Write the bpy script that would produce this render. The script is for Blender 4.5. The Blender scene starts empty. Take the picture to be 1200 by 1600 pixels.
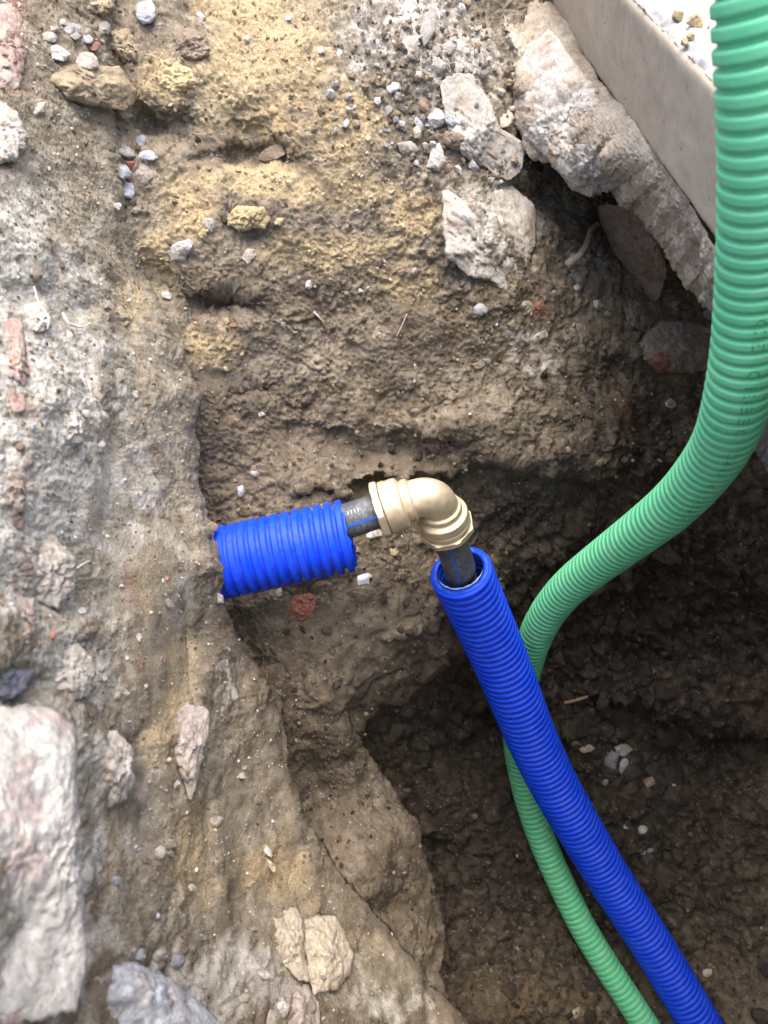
import bpy, math, random
import numpy as np
from mathutils import Matrix, Vector

# ------------------------------------------------------------------ camera, sky, sun, exposure
scene = bpy.context.scene
F = 1202.0                                  # focal length in pixels of the 1200x1600 photograph
G = np.array([0.28, 0.62, 0.733]); G /= np.linalg.norm(G)          # gravity in camera axes (right, down, forward)
S = np.array([0.972, -0.21, 0.10])
EX = S - S.dot(G) * G; EX /= np.linalg.norm(EX)
EZ = -G
EY = np.cross(EZ, EX)
RW = np.stack([EX, EY, EZ])                 # camera axes -> world axes
CAMH = 1.42
CAMPOS = np.array([0.0, 0.0, CAMH])

cam_d = bpy.data.cameras.new('camera')
cam = bpy.data.objects.new('camera', cam_d)
scene.collection.objects.link(cam)
cx, cy, cz = RW @ np.array([1., 0, 0]), RW @ np.array([0, -1., 0]), RW @ np.array([0, 0, -1.])
cam.matrix_world = Matrix(((cx[0], cy[0], cz[0], 0), (cx[1], cy[1], cz[1], 0), (cx[2], cy[2], cz[2], CAMH), (0, 0, 0, 1)))
cam_d.sensor_fit = 'VERTICAL'
cam_d.sensor_height = 34.6
cam_d.lens = 26.0
cam_d.clip_start = 0.01
cam_d.clip_end = 500
cam_d.dof.use_dof = True
cam_d.dof.focus_distance = 0.74
cam_d.dof.aperture_fstop = 9.5
scene.camera = cam

SUN_EL, SUN_AZ = 76.0, 75.0                 # azimuth measured from +Y towards +X
w = bpy.data.worlds.new('World'); scene.world = w; w.use_nodes = True
nt = w.node_tree
bg = nt.nodes['Background']
sky = nt.nodes.new('ShaderNodeTexSky'); sky.sky_type = 'NISHITA'; sky.sun_disc = False
sky.sun_elevation = math.radians(SUN_EL); sky.sun_rotation = math.radians(SUN_AZ)
sky.air_density = 1.0; sky.dust_density = 6.0; sky.ozone_density = 1.0
nt.links.new(sky.outputs[0], bg.inputs[0]); bg.inputs[1].default_value = 0.15
sun_d = bpy.data.lights.new('sun', 'SUN'); sun_d.energy = 1.3; sun_d.angle = math.radians(70)
sun_d.color = (1.0, 0.93, 0.82)
sun = bpy.data.objects.new('sun', sun_d); scene.collection.objects.link(sun)
_e, _a = math.radians(SUN_EL), math.radians(SUN_AZ)
sd = Vector((math.cos(_e) * math.sin(_a), math.cos(_e) * math.cos(_a), math.sin(_e)))
sun.rotation_euler = sd.to_track_quat('Z', 'Y').to_euler()
vs = scene.view_settings
vs.view_transform = 'Standard'; vs.look = 'None'; vs.exposure = 1.5; vs.gamma = 1.0; vs.use_curve_mapping = False
scene.cycles.max_bounces = 4
scene.cycles.diffuse_bounces = 3
scene.cycles.use_adaptive_sampling = True
scene.cycles.adaptive_threshold = 0.03
try:
    scene.cycles.use_denoising = True
except Exception:
    pass

# ------------------------------------------------------------------ numeric helpers
rng = np.random.default_rng(7)
random.seed(7)
PERM = rng.permutation(256); PERM = np.concatenate([PERM, PERM, PERM])
GR = rng.normal(size=(256, 3)); GR = (GR / np.linalg.norm(GR, axis=1)[:, None]).astype(np.float32)
RV = rng.random((256, 3)).astype(np.float32)
PERM = PERM.astype(np.int32)

def hsh(i, j, k):
    return PERM[PERM[PERM[i & 255] + (j & 255)] + (k & 255)]

def perlin(p):
    fl = np.floor(p); i = fl.astype(np.int32); f = (p - fl).astype(np.float32)
    q = f * f * f * (f * (f * 6 - 15) + 10)
    out = 0
    for dx in (0, 1):
        wx = q[:, 0] if dx else 1 - q[:, 0]
        for dy in (0, 1):
            wy = q[:, 1] if dy else 1 - q[:, 1]
            for dz in (0, 1):
                wz = q[:, 2] if dz else 1 - q[:, 2]
                g = GR[hsh(i[:, 0] + dx, i[:, 1] + dy, i[:, 2] + dz)]
                out = out + wx * wy * wz * (g[:, 0] * (f[:, 0] - dx) + g[:, 1] * (f[:, 1] - dy) + g[:, 2] * (f[:, 2] - dz))
    return out * 1.5

def fbm(p, sc, oct=4, gain=0.5, ridge=False):
    o = 0; a = 1.0; s = sc
    for k in range(oct):
        n = perlin(p * s + 17.3 * k)
        o = o + a * ((0.5 - np.abs(n)) * 2 if ridge else n)
        a *= gain; s *= 2.03
    return o

def worley(p, sc):
    p = p * sc
    fl = np.floor(p); i = fl.astype(np.int32); f = (p - fl).astype(np.float32)
    f1 = np.full(len(p), 9.0, np.float32); idv = np.zeros(len(p), np.float32)
    for dx in (-1, 0, 1):
        for dy in (-1, 0, 1):
            for dz in (-1, 0, 1):
                h = hsh(i[:, 0] + dx, i[:, 1] + dy, i[:, 2] + dz)
                r = RV[h]
                d = (r[:, 0] + dx - f[:, 0]) ** 2 + (r[:, 1] + dy - f[:, 1]) ** 2 + (r[:, 2] + dz - f[:, 2]) ** 2
                m = d < f1
                f1 = np.where(m, d, f1); idv = np.where(m, RV[(h * 7 + 3) & 255][:, 0], idv)
    return np.sqrt(f1), idv

def clods(p, sc):                            # rounded lumps of uneven size with creases between
    f, idv = worley(p, sc)
    return np.clip(1 - f * f * 1.6, 0, 1) * (0.25 + 0.75 * idv)

def blocky(p, sc):                           # angular clods: tilted facets parted by cracks
    p = p * sc
    fl = np.floor(p); i = fl.astype(np.int32); f = (p - fl).astype(np.float32)
    f1 = np.full(len(p), 9.0, np.float32); f2 = f1.copy(); hh_ = np.zeros(len(p), np.float32)
    for dx in (-1, 0, 1):
        for dy in (-1, 0, 1):
            for dz in (-1, 0, 1):
                h = hsh(i[:, 0] + dx, i[:, 1] + dy, i[:, 2] + dz)
                r = RV[h]
                ex, ey, ez = f[:, 0] - r[:, 0] - dx, f[:, 1] - r[:, 1] - dy, f[:, 2] - r[:, 2] - dz
                d = ex * ex + ey * ey + ez * ez
                g = GR[(h * 5 + 1) & 255]
                m = d < f1
                f2 = np.where(m, f1, np.minimum(f2, d)); f1 = np.where(m, d, f1)
                hh_ = np.where(m, RV[(h * 7 + 3) & 255][:, 0] + .9 * (g[:, 0] * ex + g[:, 1] * ey + g[:, 2] * ez), hh_)
    return hh_ * sstep(0.0, .22, np.sqrt(f2) - np.sqrt(f1)) - .4

def sstep(a, b, x):
    t = np.clip((x - a) / (b - a), 0, 1)
    return t * t * (3 - 2 * t)

class TPS:                                   # smooth depth through measured control points
    def __init__(self, pts):
        P = np.array(pts, float); self.x = P[:, :2] / 1000; n = len(P)
        K = self.k(self.x, self.x) + np.eye(n) * 1e-4
        A = np.zeros((n + 3, n + 3)); A[:n, :n] = K; A[:n, n] = 1; A[:n, n + 1:] = self.x; A[n:, :n] = A[:n, n:].T
        self.w = np.linalg.solve(A, np.concatenate([P[:, 2], np.zeros(3)]))
    def k(self, a, b):
        r2 = ((a[:, None, :] - b[None]) ** 2).sum(-1)
        return 0.5 * r2 * np.log(r2 + 1e-9)
    def __call__(self, u, v):
        s = np.shape(u); q = np.stack([np.ravel(u), np.ravel(v)], 1) / 1000
        o = np.empty(len(q))
        for a in range(0, len(q), 40000):
            qq = q[a:a + 40000]
            o[a:a + 40000] = self.k(qq, self.x) @ self.w[:-3] + self.w[-3] + qq @ self.w[-2:]
        return o.reshape(s)

def cam_pt(u, v, d):
    u, v, d = np.broadcast_arrays(np.asarray(u, float), np.asarray(v, float), np.asarray(d, float))
    return np.stack([(u - 600) / F * d, (v - 800) / F * d, d], -1)

def to_world(P):
    return P @ RW.T + CAMPOS

def W(u, v, d):
    return to_world(cam_pt(u, v, d))

def project(p):
    c = (p - CAMPOS) @ RW
    return 600 + F * c[..., 0] / c[..., 2], 800 + F * c[..., 1] / c[..., 2], c[..., 2]

# ------------------------------------------------------------------ mesh / object helpers
COL = scene.collection

def mesh_from(name, verts, faces, smooth=True):
    me = bpy.data.meshes.new(name)
    verts = np.ascontiguousarray(verts, np.float32)
    if isinstance(faces, np.ndarray):
        n, k = faces.shape
        me.vertices.add(len(verts)); me.vertices.foreach_set('co', verts.ravel())
        me.loops.add(n * k); me.loops.foreach_set('vertex_index', faces.astype(np.int32).ravel())
        me.polygons.add(n); me.polygons.foreach_set('loop_start', np.arange(0, n * k, k, dtype=np.int32))
        me.update(calc_edges=True)
    else:
        me.from_pydata([tuple(x) for x in verts], [], faces)
    me.polygons.foreach_set('use_smooth', np.full(len(me.polygons), smooth))
    me.validate(); me.update()
    return me

def obj(name, me, mat, parent=None):
    o = bpy.data.objects.new(name, me)
    COL.objects.link(o)
    if mat is not None and me is not None:
        me.materials.append(mat)
    if parent is not None:
        o.parent = parent
        o.matrix_parent_inverse = Matrix.Translation(-Vector(parent.location))
    return o

def tag(o, label=None, cat=None, group=None, kind=None):
    if label: o['label'] = label
    if cat: o['category'] = cat
    if group: o['group'] = group
    if kind: o['kind'] = kind
    return o

def empty(name, loc, label, cat, group=None):
    o = bpy.data.objects.new(name, None); COL.objects.link(o)
    o.location = Vector([float(x) for x in loc]); o.empty_display_size = 0.02
    return tag(o, label, cat, group)

def recenter(o):
    """put a mesh object's origin at its base centre"""
    me = o.data
    n = len(me.vertices); c = np.empty(n * 3, np.float32); me.vertices.foreach_get('co', c); c = c.reshape(-1, 3)
    b = np.array([(c[:, 0].min() + c[:, 0].max()) / 2, (c[:, 1].min() + c[:, 1].max()) / 2, c[:, 2].min()], np.float32)
    me.vertices.foreach_set('co', (c - b).ravel()); me.update()
    o.location = Vector([float(x) for x in b])

def attr(me, name, vals):
    a = me.color_attributes.new(name, 'FLOAT_COLOR', 'POINT')
    v = np.ones((len(me.vertices), 4), np.float32); v[:, :vals.shape[1]] = vals
    a.data.foreach_set('color', v.ravel())

def grid_faces(nr, nc, wrap=False):
    r = np.arange(nr - 1)[:, None]; c = np.arange(nc if wrap else nc - 1)[None]
    c2 = (c + 1) % nc
    a = r * nc + c; b = r * nc + c2
    return np.stack([a, b, b + nc, a + nc], -1).reshape(-1, 4)

def grid_normals(P):
    du = np.gradient(P, axis=1); dv = np.gradient(P, axis=0)
    n = np.cross(dv, du); n /= np.linalg.norm(n, axis=-1)[..., None] + 1e-12
    view = CAMPOS - P
    s = np.sign((n * view).sum(-1)); s[s == 0] = 1
    return n * s[..., None]

# ------------------------------------------------------------------ materials
def nodes_of(name):
    m = bpy.data.materials.new(name); m.use_nodes = True
    t = m.node_tree
    return m, t, t.nodes['Principled BSDF']

class NB:
    def __init__(self, t):
        self.t = t
        self.tc = t.nodes.new('ShaderNodeTexCoord').outputs['Object']
    def link(self, a, b): self.t.links.new(a, b)
    def noise(self, sc, det=6, rough=0.6, dist=0.0, vec=None):
        n = self.t.nodes.new('ShaderNodeTexNoise'); n.inputs['Scale'].default_value = sc
        n.inputs['Detail'].default_value = det; n.inputs['Roughness'].default_value = rough; n.inputs['Distortion'].default_value = dist
        self.link(vec or self.tc, n.inputs['Vector']); return n.outputs['Fac']
    def vor(self, sc, feat='F1', out='Distance', rnd=1.0):
        n = self.t.nodes.new('ShaderNodeTexVoronoi'); n.feature = feat; n.inputs['Scale'].default_value = sc
        n.inputs['Randomness'].default_value = rnd
        self.link(self.tc, n.inputs['Vector']); return n.outputs[out]
    def ramp(self, fac, stops):
        n = self.t.nodes.new('ShaderNodeValToRGB'); e = n.color_ramp.elements
        while len(e) < len(stops): e.new(0.5)
        for k, (p, c) in enumerate(stops):
            e[k].position = p; e[k].color = (c, c, c, 1) if isinstance(c, (int, float)) else (*c, 1)
        self.link(fac, n.inputs[0]); return n.outputs[0]
    def mix(self, fac, a, b, mode='MIX'):
        n = self.t.nodes.new('ShaderNodeMix'); n.data_type = 'RGBA'; n.blend_type = mode
        for k, x in ((0, fac), (6, a), (7, b)):
            if hasattr(x, 'is_output'): self.link(x, n.inputs[k])
            elif k == 0: n.inputs[0].default_value = x
            else: n.inputs[k].default_value = (*x, 1)
        return n.outputs[2]
    def math(self, op, a, b=0.0, clamp=False):
        n = self.t.nodes.new('ShaderNodeMath'); n.operation = op; n.use_clamp = clamp
        for k, x in ((0, a), (1, b)):
            if hasattr(x, 'is_output'): self.link(x, n.inputs[k])
            else: n.inputs[k].default_value = x
        return n.outputs[0]
    def attr(self, name):
        n = self.t.nodes.new('ShaderNodeAttribute'); n.attribute_name = name
        s = self.t.nodes.new('ShaderNodeSeparateColor'); self.link(n.outputs['Color'], s.inputs[0])
        return s.outputs
    def bump(self, h, strength, dist, prev=None):
        n = self.t.nodes.new('ShaderNodeBump'); n.inputs['Strength'].default_value = strength; n.inputs['Distance'].default_value = dist
        self.link(h, n.inputs['Height'])
        if prev is not None: self.link(prev, n.inputs['Normal'])
        return n.outputs[0]

def soil_material():
    m, t, b = nodes_of('soil'); N = NB(t)
    A = N.attr('m1'); B = N.attr('m2'); Cn = N.attr('m3')       # masks and coarse variation stored on the ground
    big, mid, brk = Cn[0], Cn[1], Cn[2]
    fine = N.noise(430, 3, .7); grit = N.noise(1700, 1, .6)
    base = N.mix(N.ramp(mid, [(.25, 0), (.75, 1)]), (.134, .109, .081), (.258, .214, .164))
    base = N.mix(N.ramp(big, [(.4, 0), (.65, .6)]), base, (.21, .168, .118))
    def edge(mask, soft=.35, gain=1.25):
        x = N.math('ADD', mask, N.math('MULTIPLY', N.math('SUBTRACT', brk, .5), gain))
        return N.ramp(x, [(.5 - soft / 2, 0), (.5 + soft / 2, 1)])
    dust = N.mix(N.ramp(mid, [(.25, 0), (.75, 1)]), (.26, .225, .168), (.45, .402, .318))
    c = N.mix(N.math('MULTIPLY', edge(B[2], .7), .9), base, dust)
    dark_soil = N.mix(N.ramp(mid, [(.3, 0), (.7, 1)]), (.045, .038, .031), (.088, .075, .062))  # dark tone for damp floor soil, bank hollows and wall bands
    c = N.mix(edge(A[2], .8), c, dark_soil)
    sand = N.mix(N.ramp(fine, [(.3, 0), (.7, 1)]), (.40, .305, .175), (.56, .455, .29))
    c = N.mix(N.math('MULTIPLY', edge(A[0], .5, .75), .88), c, sand)
    pale = N.mix(N.ramp(mid, [(.22, 0), (.70, 1)]), (.36, .335, .29), (.66, .635, .585))
    c = N.mix(N.math('MULTIPLY', edge(A[1], .5), .92), c, pale)
    red = N.mix(mid, (.22, .10, .075), (.36, .19, .15))
    c = N.mix(N.math('MULTIPLY', edge(B[0], .4), .7), c, red)
    och = N.mix(fine, (.30, .21, .10), (.42, .31, .16))
    c = N.mix(N.math('MULTIPLY', edge(B[1], .6), .7), c, och)
    cell = N.t.nodes.new('ShaderNodeTexVoronoi'); cell.inputs['Scale'].default_value = 420; N.link(N.tc, cell.inputs['Vector'])
    sc = N.t.nodes.new('ShaderNodeSeparateColor'); N.link(cell.outputs['Color'], sc.inputs[0])
    dot = N.math('MULTIPLY', N.math('LESS_THAN', cell.outputs['Distance'], .30), N.math('GREATER_THAN', sc.outputs[0], .955))
    c = N.mix(N.math('MULTIPLY', dot, .75), c, (.62, .58, .52))
    c = N.mix(.75, c, N.ramp(fine, [(.25, .72), (.5, 1.0), (.75, 1.2)]), 'MULTIPLY')
    c = N.mix(.75, c, N.ramp(grit, [(.25, .62), (.5, 1.0), (.8, 1.3)]), 'MULTIPLY')
    N.link(c, b.inputs['Base Color'])
    b.inputs['Specular IOR Level'].default_value = .12
    b.inputs['Roughness'].default_value = .95
    h = N.math('ADD', fine, N.math('MULTIPLY', grit, .45))
    N.link(N.bump(h, .85, .0026), b.inputs['Normal'])
    return m

def stone_material(name, c0, c1, dirt=(.24, .19, .14), dirt_amt=.45, tint=None, rough=.85, sc=1.0):
    m, t, b = nodes_of(name); N = NB(t)
    geo = N.t.nodes.new('ShaderNodeObjectInfo')
    off = N.t.nodes.new('ShaderNodeVectorMath'); off.operation = 'MULTIPLY_ADD'
    N.link(geo.outputs['Random'], off.inputs[1]); off.inputs[0].default_value = (13, 7, 5); N.link(N.tc, off.inputs[2])
    N.tc = off.outputs[0]
    mid = N.noise(75 * sc, 5, .66, .6); fine = N.noise(420 * sc, 4, .7)
    c = N.mix(N.ramp(mid, [(.32, 0), (.66, 1)]), c0, c1)
    d0 = N.noise(48 * sc, 5, .72, .4)
    if tint:
        c = N.mix(N.ramp(d0, [(.40, .8), (.48, 0)]), c, tint)
    c = N.mix(N.math('MULTIPLY', N.ramp(d0, [(.48, 0), (.64, 1)]), dirt_amt), c, dirt)
    c = N.mix(.8, c, N.ramp(fine, [(.25, .6), (.5, 1.0), (.78, 1.25)]), 'MULTIPLY')
    hv = N.t.nodes.new('ShaderNodeHueSaturation'); N.link(c, hv.inputs['Color'])
    N.link(N.math('ADD', N.math('MULTIPLY', geo.outputs['Random'], .3), .85), hv.inputs['Value'])
    N.link(hv.outputs[0], b.inputs['Base Color'])
    b.inputs['Roughness'].default_value = rough; b.inputs['Specular IOR Level'].default_value = .3
    N.link(N.bump(fine, .75, .0024), b.inputs['Normal'])
    return m

def plastic(name, col, dark, rough=.38, dust=.14, dustcol=(.33, .29, .24), mud=.2):
    m, t, b = nodes_of(name); N = NB(t)
    n1 = N.noise(45, 6, .6, .5); n2 = N.noise(420, 5, .65)
    c = N.mix(N.ramp(n1, [(.35, 0), (.7, 1)]), dark, col)
    d = N.ramp(N.math('MULTIPLY', n2, N.math('ADD', n1, .5)), [(.50, 0), (.72, 1)])
    c = N.mix(N.math('MULTIPLY', d, dust), c, dustcol)
    rb = N.attr('rib')[0]
    c = N.mix(N.math('MULTIPLY', N.math('MULTIPLY', rb, N.ramp(n1, [(.42, 0), (.62, 1)])), mud), c, (.10, .085, .07))
    spk = N.ramp(N.noise(230, 2, .5), [(.72, 0), (.76, 1)])
    c = N.mix(N.math('MULTIPLY', spk, min(.5, dust * 2.4)), c, dustcol)
    N.link(c, b.inputs['Base Color'])
    r = N.math('ADD', N.math('MULTIPLY', n2, .25), rough - .1); N.link(r, b.inputs['Roughness'])
    b.inputs['Specular IOR Level'].default_value = .30
    N.link(N.bump(n2, .12, .0006), b.inputs['Normal'])
    return m

def plain(name, col, rough=.6, metal=0.0, var=.2, sc=300, spec=.4, bump=.15):
    m, t, b = nodes_of(name); N = NB(t)
    n = N.noise(sc, 6, .65)
    c = N.mix(.8, col, N.ramp(n, [(.25, 1 - var), (.75, 1 + var)]), 'MULTIPLY')
    N.link(c, b.inputs['Base Color'])
    b.inputs['Roughness'].default_value = rough; b.inputs['Metallic'].default_value = metal; b.inputs['Specular IOR Level'].default_value = spec
    N.link(N.bump(n, bump, .0006), b.inputs['Normal'])
    return m

def brass_material():
    m, t, b = nodes_of('cast_brass'); N = NB(t)
    n1 = N.noise(60, 6, .6); n2 = N.noise(900, 4, .6)
    c = N.mix(N.ramp(n1, [(.35, 0), (.7, 1)]), (.62, .525, .37), (.75, .66, .50))
    c = N.mix(N.math('MULTIPLY', N.ramp(N.noise(130, 6, .7), [(.55, 0), (.75, 1)]), .5), c, (.50, .42, .29))
    N.link(c, b.inputs['Base Color'])
    b.inputs['Metallic'].default_value = .82
    N.link(N.math('ADD', N.math('MULTIPLY', n1, .25), .50), b.inputs['Roughness'])
    N.link(N.bump(n2, .35, .0006), b.inputs['Normal'])
    return m

def concrete_material(name, c0, c1, pits=True, rough_bump=.3):
    m, t, b = nodes_of(name); N = NB(t)
    n1 = N.noise(14, 6, .6, .4); n2 = N.noise(160, 8, .65); n3 = N.noise(1100, 3, .6)
    c = N.mix(N.ramp(n1, [(.3, 0), (.7, 1)]), c0, c1)
    c = N.mix(.55, c, N.ramp(n2, [(.25, .72), (.5, 1.0), (.8, 1.15)]), 'MULTIPLY')
    h = n2
    if pits:
        p = N.ramp(N.noise(105, 2, .5, .6), [(.68, 0), (.73, 1)])
        c = N.mix(N.math('MULTIPLY', p, .6), c, (.16, .125, .095))
        h = N.math('SUBTRACT', N.math('MULTIPLY', n2, .3), p)
    N.link(c, b.inputs['Base Color']); b.inputs['Roughness'].default_value = .85; b.inputs['Specular IOR Level'].default_value = .25
    n = N.bump(h, rough_bump, .0012); n = N.bump(n3, .2, .0005, n)
    N.link(n, b.inputs['Normal'])
    return m

def crumb_material():
    m, t, b = nodes_of('crumb'); N = NB(t)
    a = N.t.nodes.new('ShaderNodeAttribute'); a.attribute_name = 'col'
    c = N.mix(.8, a.outputs['Color'], N.ramp(N.noise(700, 4, .6), [(.25, .65), (.75, 1.3)]), 'MULTIPLY')
    N.link(c, b.inputs['Base Color']); b.inputs['Roughness'].default_value = .9; b.inputs['Specular IOR Level'].default_value = .25
    return m

M = dict(
    soil=soil_material(),
    grey=stone_material('grey_stone', (.24, .23, .21), (.42, .40, .375), dirt_amt=.75),
    white=stone_material('white_stone', (.40, .385, .365), (.62, .61, .595), dirt_amt=.6),
    bluewhite=stone_material('blue_white_stone', (.32, .345, .395), (.55, .57, .61), dirt_amt=.55, rough=.6),
    bluegrey=stone_material('blue_grey_stone', (.19, .205, .24), (.35, .37, .41), dirt_amt=.6),
    pinkgrey=stone_material('pink_grey_stone', (.30, .25, .225), (.45, .40, .365), dirt_amt=.5),
    tan=stone_material('tan_stone', (.25, .195, .125), (.40, .33, .23), dirt_amt=.5),
    sandclod=stone_material('sand_clod', (.36, .28, .15), (.50, .41, .25), dirt_amt=.4),
    brown=stone_material('brown_stone', (.17, .13, .098), (.28, .23, .18), dirt_amt=.5),
    rust=stone_material('rust_stone', (.17, .12, .088), (.30, .235, .185), dirt_amt=.45),
    cream=stone_material('cream_limestone', (.44, .375, .275), (.60, .54, .44), dirt_amt=.45),
    brick=stone_material('red_brick', (.24, .085, .058), (.36, .16, .12), dirt_amt=.5),
    wallbrick=stone_material('old_brick', (.25, .165, .14), (.37, .27, .235), dirt=(.42, .38, .33), dirt_amt=.9),
    mortar=stone_material('lime_mortar', (.32, .29, .25), (.56, .53, .49), dirt_amt=.65),
    wallstone=stone_material('wall_mortar', (.33, .30, .26), (.56, .53, .49), dirt=(.30, .25, .195), dirt_amt=.7),
    block=stone_material('limed_block', (.38, .37, .34), (.60, .59, .57), dirt=(.40, .36, .31), dirt_amt=.5, tint=(.44, .36, .34), sc=.7),
    slab=stone_material('slab_stone', (.31, .285, .26), (.50, .475, .445), dirt=(.29, .23, .165), dirt_amt=.9, sc=.6),
    haunch=stone_material('haunch_concrete', (.26, .23, .19), (.41, .365, .305), dirt=(.23, .185, .135), dirt_amt=.75, sc=.7),
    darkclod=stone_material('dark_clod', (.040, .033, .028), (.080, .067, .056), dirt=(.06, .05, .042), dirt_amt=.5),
    soilclod=stone_material('soil_clod', (.14, .11, .083), (.25, .20, .155), dirt=(.2, .16, .12), dirt_amt=.5),
    slate=stone_material('slate', (.06, .065, .085), (.16, .17, .21), dirt_amt=.15, rough=.6),
    kerb_face=concrete_material('kerb_face', (.39, .335, .265), (.46, .405, .33)),
    kerb_top=concrete_material('kerb_top', (.22, .22, .22), (.46, .46, .465), pits=False, rough_bump=.9),
    blue=plastic('blue_plastic', (.002, .066, .86), (.001, .050, .72), .50, .12, (.22, .24, .34)),
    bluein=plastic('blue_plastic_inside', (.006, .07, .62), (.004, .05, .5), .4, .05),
    green=plastic('green_plastic', (.145, .58, .315), (.12, .52, .275), .5, .16, (.45, .42, .36)),
    black=plastic('black_polyethylene', (.105, .113, .132), (.066, .072, .086), .5, .7, (.24, .245, .26)),
    stripe=plain('blue_stripe', (.02, .13, .55), .5),
    burr=plain('cut_burr', (.30, .42, .80), .5),
    print_white=plain('white_print', (.75, .75, .72), .6),
    print_dark=plain('dark_print', (.030, .19, .105), .6),
    brass=brass_material(),
    brass_bright=plain('machined_brass', (.80, .62, .30), .32, .9, .12, 500, .5, .1),
    crumb=crumb_material(),
    root=plain('root', (.62, .57, .50), .8),
    twig=plain('twig', (.36, .27, .14), .8),
    glass=plain('shard', (.62, .68, .74), .12, 0, .2, 200, .8, .3),
)

# ------------------------------------------------------------------ masks laid on the ground itself
def blob(u, v, lst):
    if len(lst) == 0: return np.zeros(np.shape(u))
    return bil2(lambda a, b: blob_raw(a, b, lst), np.asarray(u, float), np.asarray(v, float), 7.0)

def bil2(fn, Uu, Vv, step=8.0):
    cu = np.arange(Uu.min() - step, Uu.max() + 2 * step, step); cv = np.arange(Vv.min() - step, Vv.max() + 2 * step, step)
    Z = fn(*np.meshgrid(cu, cv))
    fu = (Uu - cu[0]) / step; fv = (Vv - cv[0]) / step
    iu = fu.astype(int); iv = fv.astype(int); au = fu - iu; av = fv - iv
    return (Z[iv, iu] * (1 - au) + Z[iv, iu + 1] * au) * (1 - av) + (Z[iv + 1, iu] * (1 - au) + Z[iv + 1, iu + 1] * au) * av

def blob_raw(u, v, lst):
    o = np.zeros(np.shape(u))
    q = np.stack([np.ravel(u) / 85, np.ravel(v) / 85, np.zeros(np.size(u))], 1)
    u = u + (26 * fbm(q, 1.0, 2)).reshape(np.shape(u)); v = v + (26 * fbm(q + 31.7, 1.0, 2)).reshape(np.shape(v))
    for (a, b, ru, rv, wt) in lst:
        o = np.maximum(o, wt * np.exp(-(((u - a) / ru) ** 2 + ((v - b) / rv) ** 2)))
    return o

SAND = [(410, 90, 105, 120, 1.2), (540, 200, 70, 80, .9), (470, 292, 170, 30, 1.2), (300, 320, 50, 50, 1.0), (255, 385, 28, 60, 1.0),
        (530, 395, 140, 40, .85), (640, 340, 60, 46, .95), (330, 545, 60, 30, .95), (640, 440, 60, 26, .7), (255, 125, 56, 36, .9), (360, 15, 70, 40, .9), (200, 480, 24, 50, .7)]
PALE = [(640, 40, 90, 70, .72), (720, 90, 70, 70, .7), (770, 340, 70, 90, .75), (840, 560, 90, 50, .42), (560, 60, 40, 80, .6), (900, 420, 60, 40, .45)]
DARK_SOIL = [(900, 1250, 420, 380, 1.15), (1050, 950, 300, 200, 1.1), (1000, 680, 170, 110, .8), (800, 800, 160, 60, .8), (620, 900, 60, 50, .45), (420, 880, 110, 40, .4), (330, 470, 40, 24, .6),  # damp floor soil; hollows and ground below sleeve and elbow darkened in colour too
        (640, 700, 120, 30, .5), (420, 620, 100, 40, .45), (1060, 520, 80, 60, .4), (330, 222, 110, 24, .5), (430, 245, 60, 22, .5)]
REDS = [(840, 490, 30, 20, .6), (970, 640, 26, 20, .6), (690, 700, 20, 20, .4)]
DUST = [(500, 60, 400, 200, .75), (250, 330, 140, 220, .6), (650, 330, 260, 120, .6), (760, 620, 190, 100, .52), (575, 1020, 120, 95, .85), (480, 560, 240, 100, .48), (900, 520, 120, 60, .45), (500, 740, 140, 40, .35)]
OCH = [(840, 1560, 140, 50, .35), (450, 210, 120, 60, .4)]

WPALE = [(50, 700, 115, 300, 1.35), (20, 430, 75, 150, 1.2), (110, 600, 60, 130, 1.0), (90, 1050, 90, 90, .8), (60, 1350, 150, 300, .85), (330, 1540, 170, 70, .8), (210, 760, 60, 120, .65), (150, 1180, 70, 60, .7), (350, 1060, 26, 70, .5), (60, 330, 60, 60, .6), (270, 920, 20, 80, .5), (600, 1570, 80, 40, .6)]
WSAND = [(265, 1100, 40, 160, .75), (240, 900, 40, 140, .5), (300, 1330, 50, 90, .75), (430, 1370, 90, 60, .7), (180, 1340, 30, 90, .7), (200, 480, 40, 60, .6), (520, 1470, 100, 50, .5), (330, 560, 30, 30, .5), (225, 700, 24, 120, .45)]
WRED = [(36, 560, 12, 100, .62), (30, 780, 12, 80, .6), (18, 60, 20, 100, .8), (42, 880, 10, 50, .5), (205, 1000, 16, 160, .42)]
WDUST = [(150, 700, 330, 800, .95), (300, 1300, 300, 300, .8), (560, 1520, 140, 90, .7)]
WDARK = [(215, 900, 26, 260, .42), (225, 1250, 26, 110, .42), (300, 980, 20, 60, .35), (400, 1010, 40, 70, .4), (60, 470, 70, 60, .35), (470, 1220, 50, 80, .4)]  # darker brown bands and patches down the wall

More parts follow.
